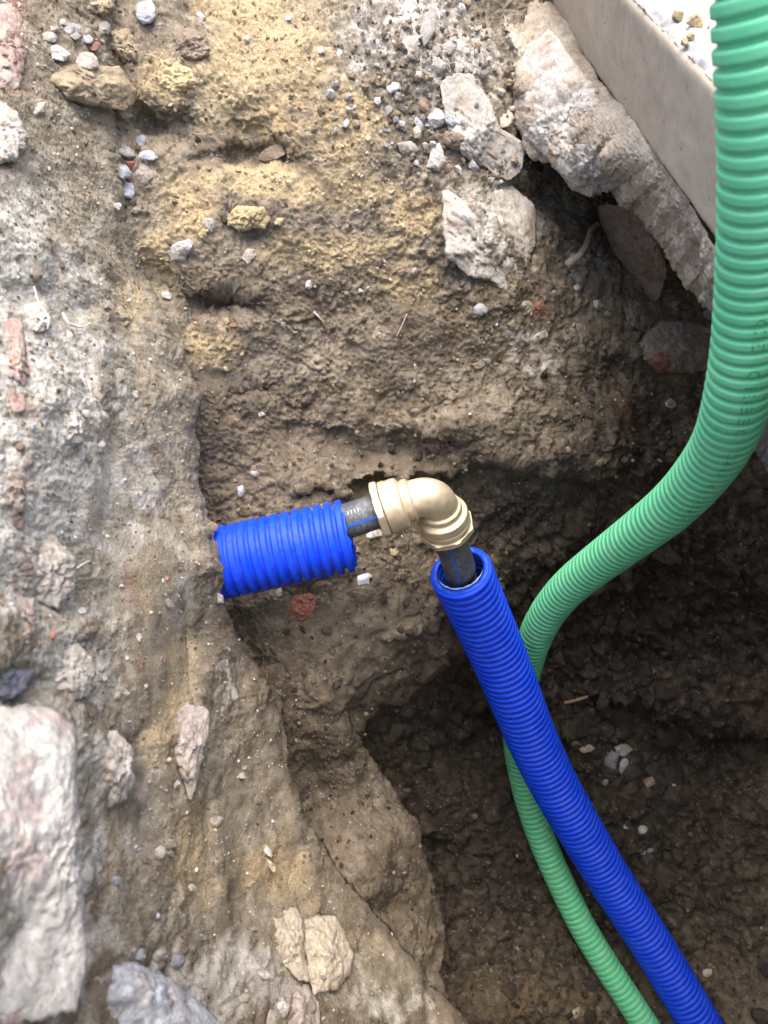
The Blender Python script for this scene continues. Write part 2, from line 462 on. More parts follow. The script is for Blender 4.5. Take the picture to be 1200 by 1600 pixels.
# ------------------------------------------------------------------ the soil of the pit: back bank and floor in one sheet
soil_tps = TPS([
    (-250, -250, .70), (200, -250, .74), (600, -250, .76), (1000, -250, .84), (1450, -250, .9),
    (-250, 0, .64), (0, 0, .67), (300, 0, .70), (600, 0, .71), (800, 0, .80), (900, 0, .88), (1000, 0, .92), (1450, 0, .95),
    (-250, 250, .62), (0, 200, .64), (150, 200, .65), (300, 200, .685), (600, 200, .70), (800, 180, .78), (950, 200, .92), (1200, 200, .95), (1450, 250, 1.0),
    (0, 400, .62), (200, 400, .66), (400, 400, .695), (600, 400, .72), (800, 400, .77), (1000, 400, .90), (1200, 400, .98),
    (-250, 600, .66), (250, 600, .69), (400, 600, .73), (600, 600, .765), (900, 600, .83), (1050, 600, .89), (1200, 600, .98), (1450, 600, 1.05),
    (350, 740, .735), (600, 730, .79), (800, 730, .83), (950, 730, .87), (1200, 740, 1.02),
    (200, 850, .75), (400, 850, .742), (560, 860, .765), (650, 860, .81), (800, 850, .90), (950, 860, .98), (1200, 860, 1.10), (1450, 900, 1.15),
    (300, 1000, .78), (440, 1000, .77), (560, 1000, .79), (660, 1000, .84), (850, 1000, 1.08), (1000, 1000, 1.14), (1200, 1000, 1.17),
    (400, 1150, .84), (520, 1120, .82), (600, 1160, .97), (700, 1150, 1.10), (900, 1150, 1.19), (1200, 1150, 1.20),
    (400, 1300, .95), (620, 1300, 1.04), (750, 1300, 1.15), (900, 1300, 1.20), (1200, 1300, 1.21), (1450, 1300, 1.2),
    (500, 1450, 1.0), (700, 1450, 1.12), (900, 1450, 1.20), (1200, 1450, 1.18),
    (500, 1620, 1.02), (720, 1600, 1.10), (900, 1600, 1.17), (1080, 1600, 1.20), (1200, 1600, 1.16), (1450, 1600, 1.15),
    (300, 1850, 1.0), (700, 1850, 1.08), (1000, 1850, 1.16), (1450, 1850, 1.10)])

DENTS = [  # u, v, ru, rv, depth: hollows (+) and humps (-) seen in the soil
    (380, 245, 70, 24, .022), (240, 195, 50, 18, .03), (345, 470, 46, 20, .022), (255, 445, 20, 40, .012), (850, 315, 50, 36, .035), (930, 360, 40, 40, .03),
    (420, 105, 90, 70, -.014), (330, 330, 30, 60, -.008),
    (770, 350, 60, 90, -.022), (690, 90, 60, 60, -.008), (390, 610, 36, 14, .008), (620, 700, 50, 16, .012),
    (960, 590, 60, 40, .03), (900, 650, 40, 30, .012), (1040, 640, 60, 40, .03), (740, 655, 60, 24, -.008), (1080, 1080, 120, 60, -.03), (1150, 1180, 90, 40, .03),
    (960, 1030, 90, 40, .03), (760, 1120, 40, 60, .03), (980, 1500, 40, 120, -.02), (1040, 1400, 16, 60, .02), (960, 1440, 14, 50, .02), (850, 1500, 60, 80, -.025), (800, 1450, 20, 60, .02),
    (700, 1250, 50, 30, -.02), (660, 1340, 30, 50, .015), (830, 1560, 90, 60, -.03), (1120, 1460, 50, 70, .02), (780, 900, 40, 60, .02), (690, 880, 40, 50, .015),
    (410, 905, 60, 30, .012), (1130, 760, 60, 50, .05)]

def polyside(u, v, poly):
    """signed image-space distance from an open polyline, positive on its right-hand/lower side"""
    best = np.full(np.shape(u), 1e9); sg = np.zeros(np.shape(u))
    for (x0, y0), (x1, y1) in zip(poly[:-1], poly[1:]):
        dx, dy = x1 - x0, y1 - y0; L2 = dx * dx + dy * dy
        t = np.clip(((u - x0) * dx + (v - y0) * dy) / L2, 0, 1)
        ex, ey = u - x0 - t * dx, v - y0 - t * dy
        d = np.hypot(ex, ey); s = np.sign(dx * ey - dy * ex)
        m = d < best; best = np.where(m, d, best); sg = np.where(m, s, sg)
    return best * sg

LIPS = [  # polyline, jump in depth below it, softness in px, reach along
    ([(660, 742), (720, 728), (790, 726), (850, 742), (930, 738), (1010, 748), (1080, 720)], .028, 10, 150),
    ([(540, 1160), (575, 1135), (630, 1105), (680, 1060), (720, 1005)], .05, 12, 120),
    ([(560, 664), (640, 676), (700, 690)], .008, 8, 50),
    ([(960, 1095), (1020, 1130), (1100, 1150), (1200, 1160)], .03, 10, 90),
    ([(880, 1130), (930, 1100), (990, 1060), (1060, 1040)], -.02, 10, 80),
    ([(640, 1330), (720, 1300), (790, 1310)], .02, 8, 60)]

def soil_depth(u, v):
    d = soil_tps(u, v)
    q = np.stack([np.ravel(u) / 70, np.ravel(v) / 70, np.zeros(np.size(u))], 1)
    u = u + (24 * fbm(q + 5.1, 1.0, 3)).reshape(np.shape(u)); v = v + (24 * fbm(q + 41.7, 1.0, 3)).reshape(np.shape(v))
    for (a, b, ru, rv, k) in DENTS:
        d = d + k * np.exp(-(((u - a) / ru) ** 2 + ((v - b) / rv) ** 2))
    for poly, jump, soft, reach in LIPS:
        s = polyside(u, v, poly)
        fall = np.exp(-(s / reach) ** 2)
        d = d + jump * (sstep(-soft, soft, s) - .5) * 2 * fall * .6
    return d

def coarse(p):
    a = .5 + .42 * fbm(p, 20, 3); b = .5 + .40 * fbm(p + 3.3, 85, 4, .62)
    return np.clip(np.stack([a, b, .5 + .30 * fbm(p + 8.8, 60, 4, .7)], 1), 0, 1)

def axis(parts):
    out = []
    for a, b, st in parts:
        out.append(np.arange(a, b, st))
    return np.concatenate(out + [[parts[-1][1]]])

def bilin(fn, us, vs, step=7.0):
    """evaluate a smooth field on a coarse lattice and interpolate"""
    cu = np.arange(us[0] - step, us[-1] + 2 * step, step); cv = np.arange(vs[0] - step, vs[-1] + 2 * step, step)
    Z = fn(*np.meshgrid(cu, cv))
    fu = (us - cu[0]) / step; fv = (vs - cv[0]) / step
    iu = fu.astype(int); iv = fv.astype(int); au = (fu - iu)[None]; av = (fv - iv)[:, None]
    a = Z[np.ix_(iv, iu)]; b = Z[np.ix_(iv, iu + 1)]; c = Z[np.ix_(iv + 1, iu)]; e = Z[np.ix_(iv + 1, iu + 1)]
    return (a * (1 - au) + b * au) * (1 - av) + (c * (1 - au) + e * au) * av

def drawn_out(p):
    """coordinates in which lumps are drawn out down the face of the wall, as dribbled mortar is"""
    c = (p - CAMPOS) @ RW
    return c * np.array([1., 1., .62])

def roughen(P, smooth, amp=1.0, strata=0.0, seed=0.0, heap=None, squash=False):
    """push a grid of world points along its normals by soil relief"""
    n = grid_normals(P); sh = P.shape[:2]
    p = P.reshape(-1, 3) + seed
    if squash: p = drawn_out(P.reshape(-1, 3)) + seed
    warp = np.stack([perlin(p * 40 + 3.1), perlin(p * 40 + 9.7), perlin(p * 40 + 21.3)], 1) * .006
    q = p + warp
    h = .010 * fbm(p, 9, 3) + .0040 * fbm(q, 34, 2, .55)
    gate = sstep(-.30, .50, fbm(p, 16, 2))
    gate = gate ** 1.4
    r = (.0042 * gate) * blocky(q, 52) + .0027 * blocky(q + .3, 120) * (.15 + .85 * gate) + .0022 * (clods(q + .7, 210) - .2) + .0022 * (clods(q + .9, 420) - .2)
    r = r + .0012 * fbm(q, 170, 2, .6, True) + .00050 * np.random.default_rng(5).normal(size=len(p))
    h = h * (1 - .6 * np.clip(smooth - .5, 0, .5) * 2) + r * (1 - .88 * smooth)
    if heap is not None:
        h = h + heap * (.016 * blocky(q, 20) + .008 * blocky(q + .5, 36) + .006 * fbm(p, 16, 2))
    if strata:
        s = p * np.array([18, 18, 130])
        h = h + strata * perlin(s + fbm(p, 20, 2)[:, None] * .6)
    h = (h * amp).reshape(sh)
    return P + n * h[..., None], h

SMOOTH = [(590, 1015, 140, 95, 1.5), (560, 720, 120, 40, .8), (345, 590, 50, 30, .9), (630, 710, 70, 24, .9), (740, 650, 60, 24, .6), (1090, 1080, 110, 50, .7), (960, 660, 60, 40, .6), (430, 100, 80, 80, .55), (480, 290, 110, 22, .6),
          (500, 740, 120, 30, .5), (1000, 900, 160, 60, .35)]

us = axis([(-250, 150, 14), (150, 1212, 2.3), (1212, 1450, 14)])
vs_ = axis([(-250, -12, 14), (-12, 1612, 2.3), (1612, 1850, 14)])
D = bilin(soil_depth, us, vs_)
U, V = np.meshgrid(us, vs_)
P0 = W(U, V, D)
sm = np.clip(blob(U, V, SMOOTH), 0, 1)
P1, hh = roughen(P0, sm.ravel(), (1.0 + .35 * np.clip(blob(U, V, DARK_SOIL), 0, 1)).ravel(), .0006, 0.0, np.clip(blob(U, V, DARK_SOIL[:2]) * 1.1 - .25, 0, 1).ravel())
nr, nc = U.shape
sv = P1.reshape(-1, 3)
m1 = np.stack([blob(U, V, SAND), blob(U, V, PALE), blob(U, V, DARK_SOIL)], -1).reshape(-1, 3)
m2 = np.stack([blob(U, V, REDS), blob(U, V, OCH), blob(U, V, DUST)], -1).reshape(-1, 3)
m3 = coarse(sv)
SOIL = dict(P=sv, m1=m1)
faces = grid_faces(nr, nc)
# skirt: from the sheet's border up to the surrounding ground and out to the horizon
idx = np.arange(nr * nc).reshape(nr, nc)
loop = np.concatenate([idx[0, :-1], idx[:-1, -1], idx[-1, :0:-1], idx[:0:-1, 0]])
lp = sv[loop]; ctr = np.array([.05, .30])
dirv = lp[:, :2] - ctr; dirv /= np.linalg.norm(dirv, axis=1)[:, None]
# smooth the outward directions
GZ = CAMH - .13
ringv = []; base = len(sv)
r1 = lp.copy(); r1[:, :2] += dirv * .10; r1[:, 2] = lp[:, 2] + (GZ - lp[:, 2]) * .55
ang = np.arctan2(dirv[:, 1], dirv[:, 0])
R0 = np.maximum(np.linalg.norm(lp[:, :2] - ctr, axis=1) + .2, .75)
def ring(R, z):
    q = np.empty_like(lp); q[:, :2] = ctr + dirv * np.asarray(R)[..., None]; q[:, 2] = z
    q[:, 2] += .02 * perlin(q * 3.0)
    return q
ker = 61
lps = np.stack([np.convolve(np.concatenate([lp[-30:, k], lp[:, k], lp[:30, k]]), np.ones(ker) / ker, 'valid') for k in range(3)], 1)
top0 = ring(R0, GZ)
side = []
for t in np.linspace(0, 1, 26)[1:-1]:        # the dug sides of the trench outside the picture
    q = lps + (top0 - lps) * np.array([t ** 1.6, t ** 1.6, t])
    bump = (.022 * fbm(q, 8, 2) + .009 * blocky(q, 30) + .004 * fbm(q, 60, 2)) * min(1, t * 4)
    q = q + np.concatenate([dirv, np.full((len(q), 1), .2)], 1) * bump[:, None]
    side.append(q)
rings = side + [top0, ring(R0 + .1, GZ), ring(R0 + .4, GZ), ring(R0 + 1.5, GZ + .01), ring(R0 + 6, GZ), ring(R0 + 40, GZ), ring(R0 + 220, GZ)]
nl = len(loop); allv = [sv]; allf = [faces]; prev = loop
for k, rg in enumerate(rings):
    cur = base + k * nl + np.arange(nl)
    allv.append(rg)
    a, b2 = prev, np.roll(prev, -1); c, d2 = cur, np.roll(cur, -1)
    allf.append(np.stack([a, b2, d2, c], 1)); prev = cur
me = mesh_from('soil_ground', np.concatenate(allv), np.concatenate(allf))
ext = nl * len(rings)
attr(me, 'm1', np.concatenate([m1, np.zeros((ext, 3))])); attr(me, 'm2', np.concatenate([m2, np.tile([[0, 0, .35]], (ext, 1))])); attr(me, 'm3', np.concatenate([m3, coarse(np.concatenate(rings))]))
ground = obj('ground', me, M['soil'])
tag(ground, 'dug brown soil of the pit, its back bank and dark floor', 'ground', kind='structure')

# ------------------------------------------------------------------ sheets with a rounded free edge (foundation wall, soil ledge)
def edged_sheet(depth_fn, left, edge, v0, v1, nv, nu, back, wrapn, smooth_fn, amp, strata, seed, masks1, masks2, jag=5.0):
    vv = axis(v0) if isinstance(v0, list) else np.linspace(v0, v1, nv)
    ev = np.array([e[1] for e in edge], float); eu = np.array([e[0] for e in edge], float)
    E = np.interp(vv, ev, eu)
    jp = np.stack([vv * .02, vv * 0 + seed, vv * 0], 1)
    E = E + jag * fbm(jp, 1.0, 4, .6)
    t = np.linspace(0, 1, nu) ** .85
    Uu = left + (E[:, None] - left) * t[None]
    Vv = np.repeat(vv[:, None], nu, 1)
    Dd = bil2(depth_fn, Uu, Vv)
    pxs = 26.0                                # rounding radius near the edge, px
    x = np.clip(1 - (E[:, None] - Uu) / pxs, 0, 1)
    Dd = Dd + (1 - np.sqrt(np.clip(1 - x * x, 0, 1))) * .018
    Pm = W(Uu, Vv, Dd)
    # the returning side, going back from the edge
    e = Pm[:, -1]; ray = (e - CAMPOS); ray /= np.linalg.norm(ray, axis=1)[:, None]
    inw = to_world(np.array([[-1., 0, 0]])) - CAMPOS
    side = [e[:, None] + (ray[:, None] * s + inw[None] * (.25 * s)) for s in np.linspace(0, 1, wrapn + 1)[1:] ** 1.3 * back]
    pre = []
    if seed > 5:
        for x_ in np.concatenate([np.linspace(.004, .40, 90), np.linspace(.45, 1.3, 8)])[::-1]:
            q = Pm[:, 0] + np.array([-1., 0, 0]) * x_; f_ = sstep(0, .10, np.full(len(q), x_))
            q[:, 2] = q[:, 2] * (1 - f_) + (GZ + .035) * f_
            pre.append(q[:, None])
    np_ = len(pre)
    Pall = np.concatenate(pre + [Pm] + side, 1)
    Ua = np.concatenate([Uu[:, :1]] * np_ + [Uu] + [Uu[:, -1:]] * wrapn, 1); Va = np.concatenate([Vv[:, :1]] * np_ + [Vv] + [Vv[:, -1:]] * wrapn, 1)
    sm_ = np.clip(smooth_fn(Ua, Va), 0, 1)
    Q, _ = roughen(Pall, sm_.ravel(), amp, strata, seed, None, seed > 5)
    m1_ = np.stack([blob(Ua, Va, masks1[0]), blob(Ua, Va, masks1[1]), blob(Ua, Va, masks1[2])], -1).reshape(-1, 3)
    m2_ = np.stack([blob(Ua, Va, masks2[0]), blob(Ua, Va, masks2[1]), blob(Ua, Va, masks2[2])], -1).reshape(-1, 3)
    return Q, m1_, m2_

# soil ledge at the foot of the foundation
ledge_tps = TPS([(300, 1000, .72), (450, 1080, .765), (560, 1150, .82), (300, 1200, .70), (460, 1200, .80), (600, 1240, .86), (500, 1340, .79), (600, 1340, .80), (680, 1390, .87),
                 (350, 1500, .70), (560, 1480, .765), (690, 1460, .87), (400, 1650, .66), (600, 1600, .74), (740, 1620, .84), (700, 1850, .78), (850, 1850, .86), (400, 1850, .62)])
def ledge_depth(u, v):
    d = ledge_tps(u, v)
    for (a, b, ru, rv, k) in [(480, 1240, 30, 70, .02), (560, 1360, 50, 40, -.012), (600, 1420, 60, 14, .014), (520, 1150, 40, 30, -.008)]:
        d = d + k * np.exp(-(((u - a) / ru) ** 2 + ((v - b) / rv) ** 2))
    return d
Q, a1, a2 = edged_sheet(ledge_depth, 300, [(440, 1040), (500, 1090), (545, 1140), (575, 1175), (620, 1240), (655, 1310), (682, 1390), (690, 1460), (682, 1520), (700, 1560), (735, 1610), (860, 1860)],
                        [(1040, 1612, 2.6), (1612, 1860, 14)], None, 0, 190, .32, 40, lambda u, v: .25 + 0 * u, .85, .001, 3.3,
                        ([(600, 1560, 120, 40, .5), (560, 1420, 40, 30, .35)], [(640, 1570, 80, 40, .75)], [(520, 1200, 80, 120, .62), (620, 1350, 60, 100, .5)]), ([], [], [(560, 1500, 200, 120, .6), (560, 1250, 120, 160, .35)]), 4)
LEDGE = dict(P=Q.reshape(-1, 3), m1=a1)
me = mesh_from('soil_ledge', Q.reshape(-1, 3), grid_faces(*Q.shape[:2])); attr(me, 'm1', a1); attr(me, 'm2', a2); attr(me, 'm3', coarse(Q.reshape(-1, 3)))
tag(obj('soil_ledge', me, M['soil']), 'lumpy brown clay ledge at the foot of the left wall', 'ground', kind='structure')

# foundation wall
wall_tps = TPS([(-250, -250, .56), (0, -250, .62), (200, -250, .72), (-250, 0, .52), (0, 0, .585), (150, 0, .655), (0, 200, .525), (100, 200, .595), (180, 200, .66),
                (-250, 400, .40), (0, 400, .475), (150, 400, .59), (225, 440, .655), (0, 600, .43), (150, 600, .53), (300, 600, .675), (-250, 800, .31), (0, 800, .40), (150, 800, .495), (318, 800, .640), (330, 880, .614), (300, 880, .600),
                (0, 1000, .37), (150, 1000, .47), (350, 980, .665), (0, 1200, .34), (200, 1200, .475), (300, 1150, .575), (440, 1150, .715), (0, 1400, .315), (200, 1400, .445), (400, 1400, .62), (510, 1330, .725),
                (-250, 1600, .22), (0, 1600, .29), (200, 1600, .41), (400, 1600, .55), (560, 1440, .71), (650, 1530, .735), (720, 1610, .735), (0, 1850, .26), (300, 1850, .44), (800, 1850, .70)])
def wall_depth(u, v):
    d = wall_tps(u, v)
    for (a, b, ru, rv, k) in [(190, 520, 30, 120, .012), (155, 620, 14, 140, -.010), (170, 800, 20, 160, .008), (235, 980, 30, 160, -.016), (285, 1040, 10, 90, .014), (20, 1070, 50, 30, .03),
                              (150, 1080, 60, 60, .006), (220, 1260, 40, 120, .012), (250, 1180, 14, 60, -.006), (320, 1280, 14, 40, .01), (345, 1390, 16, 70, -.010), (375, 1400, 16, 60, .012), (380, 1330, 60, 40, -.006),
                              (240, 1520, 60, 40, .012), (130, 480, 30, 20, .01), (60, 460, 40, 20, .012), (90, 940, 60, 30, .012), (70, 800, 60, 80, -.008), (60, 620, 50, 90, -.008), (400, 1100, 20, 60, -.006), (470, 1240, 40, 60, -.006)]:
        d = d + k * np.exp(-(((u - a) / ru) ** 2 + ((v - b) / rv) ** 2))
    return d
Q, a1, a2 = edged_sheet(wall_depth, -250, [(190, -260), (185, 0), (182, 200), (190, 330), (225, 430), (275, 520), (300, 600), (312, 760), (340, 880), (346, 945), (375, 1000), (438, 1090), (446, 1190), (478, 1280), (520, 1350), (575, 1420), (640, 1495), (700, 1570), (735, 1612), (900, 1860)],
                        [(-260, -12, 14), (-12, 1612, 2.3), (1612, 1860, 14)], None, 0, 330, .30, 45,
                        lambda u, v: .45 + blob(u, v, [(235, 950, 60, 220, .6), (220, 1250, 50, 120, .5), (380, 1250, 80, 120, .4), (170, 760, 30, 120, .5)]), .82, 0.0, 7.7,
                        (WSAND, WPALE, WDARK), (WRED, [(380, 1350, 80, 60, .4)], WDUST), 5)
WALL = dict(P=Q.reshape(-1, 3), m1=a1)
wall = empty('foundation_wall', W(60, 1000, .45), 'rough old rubble and brick foundation wall caked in pale mortar, left side', 'wall')
me = mesh_from('mortar_face', Q.reshape(-1, 3), grid_faces(*Q.shape[:2])); attr(me, 'm1', a1); attr(me, 'm2', a2); attr(me, 'm3', coarse(drawn_out(Q.reshape(-1, 3))))
obj('mortar_face', me, M['soil'], wall)

# nearest visible surface at a pixel of the photograph, used to seat loose things on the ground
CELL = 5
ZB = np.full((2200 // CELL, 1800 // CELL), 9.0)
def splat(p):
    u, v, d = project(p)
    i = ((v + 300) / CELL).astype(int); j = ((u + 300) / CELL).astype(int)
    ok = (i >= 0) & (j >= 0) & (i < ZB.shape[0]) & (j < ZB.shape[1]) & (d > .05)
    np.minimum.at(ZB, (i[ok], j[ok]), d[ok])
for s_ in (SOIL, LEDGE, WALL): splat(s_['P'])
def surf(u, v, r=1):
    i = int((v + 300) / CELL); j = int((u + 300) / CELL)
    z = ZB[max(0, i - r):i + r + 1, max(0, j - r):j + r + 1]; z = z[z < 8]
    return float(np.median(z)) if len(z) else .7

# ------------------------------------------------------------------ concrete kerb at the upper right
KA = to_world(cam_pt(980, 0, .60))
_ax = np.array([(430 - 600) / F, (-629 - 800) / F, 1.0]); _ax -= _ax.dot(G) * G; _ax /= np.linalg.norm(_ax)
KAX = -(RW @ _ax); KUP = np.array([0, 0, 1.]); KOUT = np.cross(KAX, KUP)
if KOUT[0] < 0: KOUT = -KOUT
def kerb_d(u, v, off=0.0):
    """depth at which a sight line meets the kerb's side plane"""
    ray = cam_pt(u, v, 1.0) @ RW.T
    return ((KA - CAMPOS) @ KOUT + off) / (ray @ KOUT)
def kerb():
    Aw, ax, outw, up = KA, KAX, KOUT, KUP; Bw = Aw + ax * .1
    root = empty('concrete_kerb', (Aw + Bw) / 2 - up * .12, 'smooth beige concrete kerb with a rough white top, upper right', 'kerb')
    s = np.concatenate([np.linspace(-.42, .36, 260), np.linspace(.38, .75, 24)])  # last stretch runs on out of view, lengthened to shade the right floor
    def sweep(prof, n, amp, sc, name, mat, seed):
        prof = np.array(prof, float); L = np.concatenate([[0], np.cumsum(np.linalg.norm(np.diff(prof, axis=0), axis=1))])
        tt = np.linspace(0, L[-1], n); o = np.interp(tt, L, prof[:, 0]); z = np.interp(tt, L, prof[:, 1])
        P = Aw + s[:, None, None] * ax + o[None, :, None] * outw + z[None, :, None] * up
        N_ = np.gradient(P, axis=1); N_ = np.cross(np.broadcast_to(ax, N_.shape), N_); N_ /= np.linalg.norm(N_, axis=-1)[..., None] + 1e-9
        mid = P.reshape(-1, 3)
        h = amp * (fbm(mid + seed, sc, 4, .6) + .5 * fbm(mid + seed, 14, 2))
        P = P + N_ * h.reshape(P.shape[:2])[..., None]
        me = mesh_from(name, P.reshape(-1, 3), grid_faces(*P.shape[:2])); return obj(name, me, M[mat], root)
    # side face: small rounded arris at the top, slight belly at the bottom where it meets the rough footing
    sweep([(.004, 0.0), (.0012, -.0012), (0, -.005), (-.003, -.04), (-.006, -.085), (.004, -.095), (.05, -.10)], 60, .0007, 40, 'side_face', 'kerb_face', 2.0)
    sweep([(.0035, .0), (.012, .003), (.05, .004), (.45, .004)], 200, .0035, 170, 'top_face', 'kerb_top', 5.0)
kerb()

# ragged concrete footing under the kerb
def footing():
    up_ = np.array([(800, -60, 0), (858, -8, 0), (900, 58, 0), (945, 130, 0), (1003, 212, 0), (1060, 292, 0), (1125, 395, 0), (1150, 436, 0)], float)
    lo_ = np.array([(752, -60, .80), (770, -8, .785), (790, 70, .77), (806, 160, .757), (838, 225, .745), (890, 285, .735), (955, 304, .722), (1008, 340, .70), (1046, 405, .665), (1094, 470, .625), (1120, 505, .60)], float)
    up_[:, 2] = kerb_d(up_[:, 0], up_[:, 1], -.004)
    def along(p, n):
        L = np.concatenate([[0], np.cumsum(np.linalg.norm(np.diff(p[:, :2], axis=0), axis=1))]); t = np.linspace(0, L[-1], n)
        return np.stack([np.interp(t, L, p[:, k]) for k in range(3)], 1)
    n, m = 300, 110
    a, b = along(up_, n), along(lo_, n)
    jj = np.stack([np.arange(n) * .045, np.zeros(n), np.zeros(n)], 1)
    a[:, :2] += 5 * fbm(jj + 3, 1, 3)[:, None]; b[:, :2] += np.array([-9, 14]) * fbm(jj + 9, 1, 4, .6)[:, None]
    t = np.linspace(0, 1, m)[None, :]
    px = a[:, None] * (1 - t[..., None]) + b[:, None] * t[..., None]
    d = px[..., 2] - .012 * np.sin(np.pi * t ** .8) + .016 * np.clip((t - .85) / .15, 0, 1) ** 2
    P = W(px[..., 0], px[..., 1], d)
    e = P[:, -1]; ray = e - CAMPOS; ray /= np.linalg.norm(ray, axis=1)[:, None]
    back = [(e + ray * s_ + RW @ np.array([.3, -.4, 0]) * s_)[:, None] for s_ in np.linspace(0, .16, 34)[1:]]
    P = np.concatenate([P] + back, 1)
    Q, _ = roughen(P, np.full(P.shape[0] * P.shape[1], .35), .8, 0, 12.1)
    splat(Q.reshape(-1, 3))
    o = obj('concrete_footing', mesh_from('concrete_footing', Q.reshape(-1, 3), grid_faces(*Q.shape[:2])), M['haunch']); recenter(o)
    tag(o, 'ragged grey concrete footing running along under the smooth kerb', 'footing')
footing()

# ------------------------------------------------------------------ stones
def rock_from_outline(name, poly, d0, thick, mat, parent=None, tilt=None, seed=0, n=40, rough=.0016, facets=7, back=.8, smooth=True, pw_=2.6, blk=1.0):
    poly = np.array(poly, float); c = poly.mean(0)
    cl = np.concatenate([poly, poly[:1]]); nth = 180
    angs = np.linspace(-np.pi, np.pi, nth + 1)
    rad = np.zeros(nth + 1)
    for k, a in enumerate(angs):             # radial distance of the outline in each direction
        dx, dy = math.cos(a), math.sin(a); best = 0
        for (x0, y0), (x1, y1) in zip(cl[:-1], cl[1:]):
            ex, ey = x1 - x0, y1 - y0; den = dx * ey - dy * ex
            if abs(den) < 1e-9: continue
            t = ((x0 - c[0]) * ey - (y0 - c[1]) * ex) / den; q = ((x0 - c[0]) * dy - (y0 - c[1]) * dx) / den
            if t > 0 and -1e-6 <= q <= 1 + 1e-6: best = max(best, t)
        rad[k] = best
    r = np.random.default_rng(seed + 11)
    g = np.linspace(-1, 1, n); a, b = np.meshgrid(g, g)
    x = a * np.sqrt(1 - b * b / 2); y = b * np.sqrt(1 - a * a / 2)
    rho = np.clip(np.hypot(x, y), 0, 1); th = np.arctan2(y, x)
    ro = np.interp(th, angs, rad) * rho
    ox, oy = ro * np.cos(th), ro * np.sin(th)             # pixels from the centre
    mpp = d0 / F; X, Y = ox * mpp, oy * mpp; span = rad.mean() * mpp
    prof = np.sqrt(np.clip(1 - rho ** pw_, 0, 1))
    def cap():
        h = np.full(X.shape, 1.0)
        for _ in range(facets):
            an = r.uniform(0, 2 * np.pi); sl = r.uniform(.15, 1.0); of = r.uniform(.6, 1.1)
            h = np.minimum(h, of - sl * (X * math.cos(an) + Y * math.sin(an)) / span * .8)
        return np.clip(h, .1, 1.1) * prof
    hf, hb = cap(), cap()
    gx, gy = tilt if tilt is not None else (0, 0)
    base = d0 + gx * X + gy * Y
    front = cam_pt(c[0] + ox, c[1] + oy, base - thick * hf).reshape(-1, 3)
    backp = cam_pt(c[0] + ox, c[1] + oy, base + thick * back * hb).reshape(-1, 3)
    pw = to_world(np.concatenate([front, backp]))
    idf = np.arange(n * n); rim = ((np.abs(a) == 1) | (np.abs(b) == 1)).ravel()
    idb = np.where(rim, idf, idf + n * n)
    gf = grid_faces(n, n); f = np.concatenate([gf, idb[gf][:, ::-1]])
    ctr3 = pw.mean(0); dirn = pw - ctr3; dirn /= np.linalg.norm(dirn, axis=1)[:, None] + 1e-9
    toc = (CAMPOS - ctr3); toc /= np.linalg.norm(toc)
    dirn = dirn * .6 + np.concatenate([np.tile(toc, (n * n, 1)), np.tile(-toc, (n * n, 1))]) * .6 * np.tile(1 - rho.ravel() ** 4, 2)[:, None]
    q = pw + seed * 1.37
    h = rough * (1.5 * fbm(q, 45, 3, .6) + .7 * (fbm(q, 170, 3, .6, True) - .6) + blk * (1.1 * blocky(q, 48) + .8 * blocky(q + .4, 130)) + .35 * (clods(q, 300) - .2))
    pw = pw + dirn * h[:, None]
    used = np.unique(f); remap = np.zeros(2 * n * n, int); remap[used] = np.arange(len(used))
    me = mesh_from(name, pw[used], remap[f], smooth)
    o = obj(name, me, M[mat], None)
    recenter(o)
    if parent is not None:
        o.parent = parent; o.matrix_parent_inverse = Matrix.Translation(-Vector(parent.location))
    splat(pw)
    return o

def fit_tilt(poly, lim=.9):
    pts = []
    p = np.array(poly, float); c = p.mean(0)
    for x, y in np.concatenate([p, (p + c) / 2]):
        d = surf(x, y, 2); pts.append(((x - c[0]) * d / F, (y - c[1]) * d / F, d))
    A = np.array(pts); X = np.c_[A[:, :2], np.ones(len(A))]
    k, *_ = np.linalg.lstsq(X, A[:, 2], rcond=None)
    return (float(np.clip(k[0], -lim, lim)), float(np.clip(k[1], -lim, lim))), float(k[2])

def big_stone(name, poly, thick, mat, label=None, cat='stone', parent=None, proud=.3, seed=0, d=None, tilt=None, rough=.0026, facets=7, group=None, n=54, pw_=3.4, blk=.7):
    tl, df = fit_tilt(poly)
    if tilt is not None: tl = tilt
    if d is None: d = df + thick * (.5 - proud)
    o = rock_from_outline(name, poly, d, thick, mat, parent, tl, seed, n=n, rough=rough, facets=facets, pw_=pw_, blk=blk)
    if label: tag(o, label, cat, group)
    return o

def pebble(u, v, wpx, hpx, rot, mat, label, seed, proud=.42, name='stone', cat='stone', group=None, parent=None, thick=None, d=None):
    r = np.random.default_rng(seed + 500); n = 7 if seed % 3 else 8
    a = np.sort((np.arange(n) + r.uniform(-.36, .36, n)) / n * 2 * np.pi)
    k = r.uniform(.74, 1.16, n); cr, sr = math.cos(math.radians(rot)), math.sin(math.radians(rot))
    x = np.cos(a) * wpx / 2 * k; y = np.sin(a) * hpx / 2 * k
    poly = np.stack([u + x * cr - y * sr, v + x * sr + y * cr], 1)
    tl, df = fit_tilt(poly, .6); df = surf(u, v, 1)
    th = thick or .36 * min(wpx, hpx) * df / F * 1.15
    o = rock_from_outline(name, poly, (d or df) - th * (proud - .35), th, mat, parent, tl, seed, n=13 if min(wpx, hpx) < 24 else 19, rough=.0004 + .000016 * min(wpx, hpx), facets=8, smooth=False, pw_=6.0)
    if label: tag(o, label, cat, group)
    return o

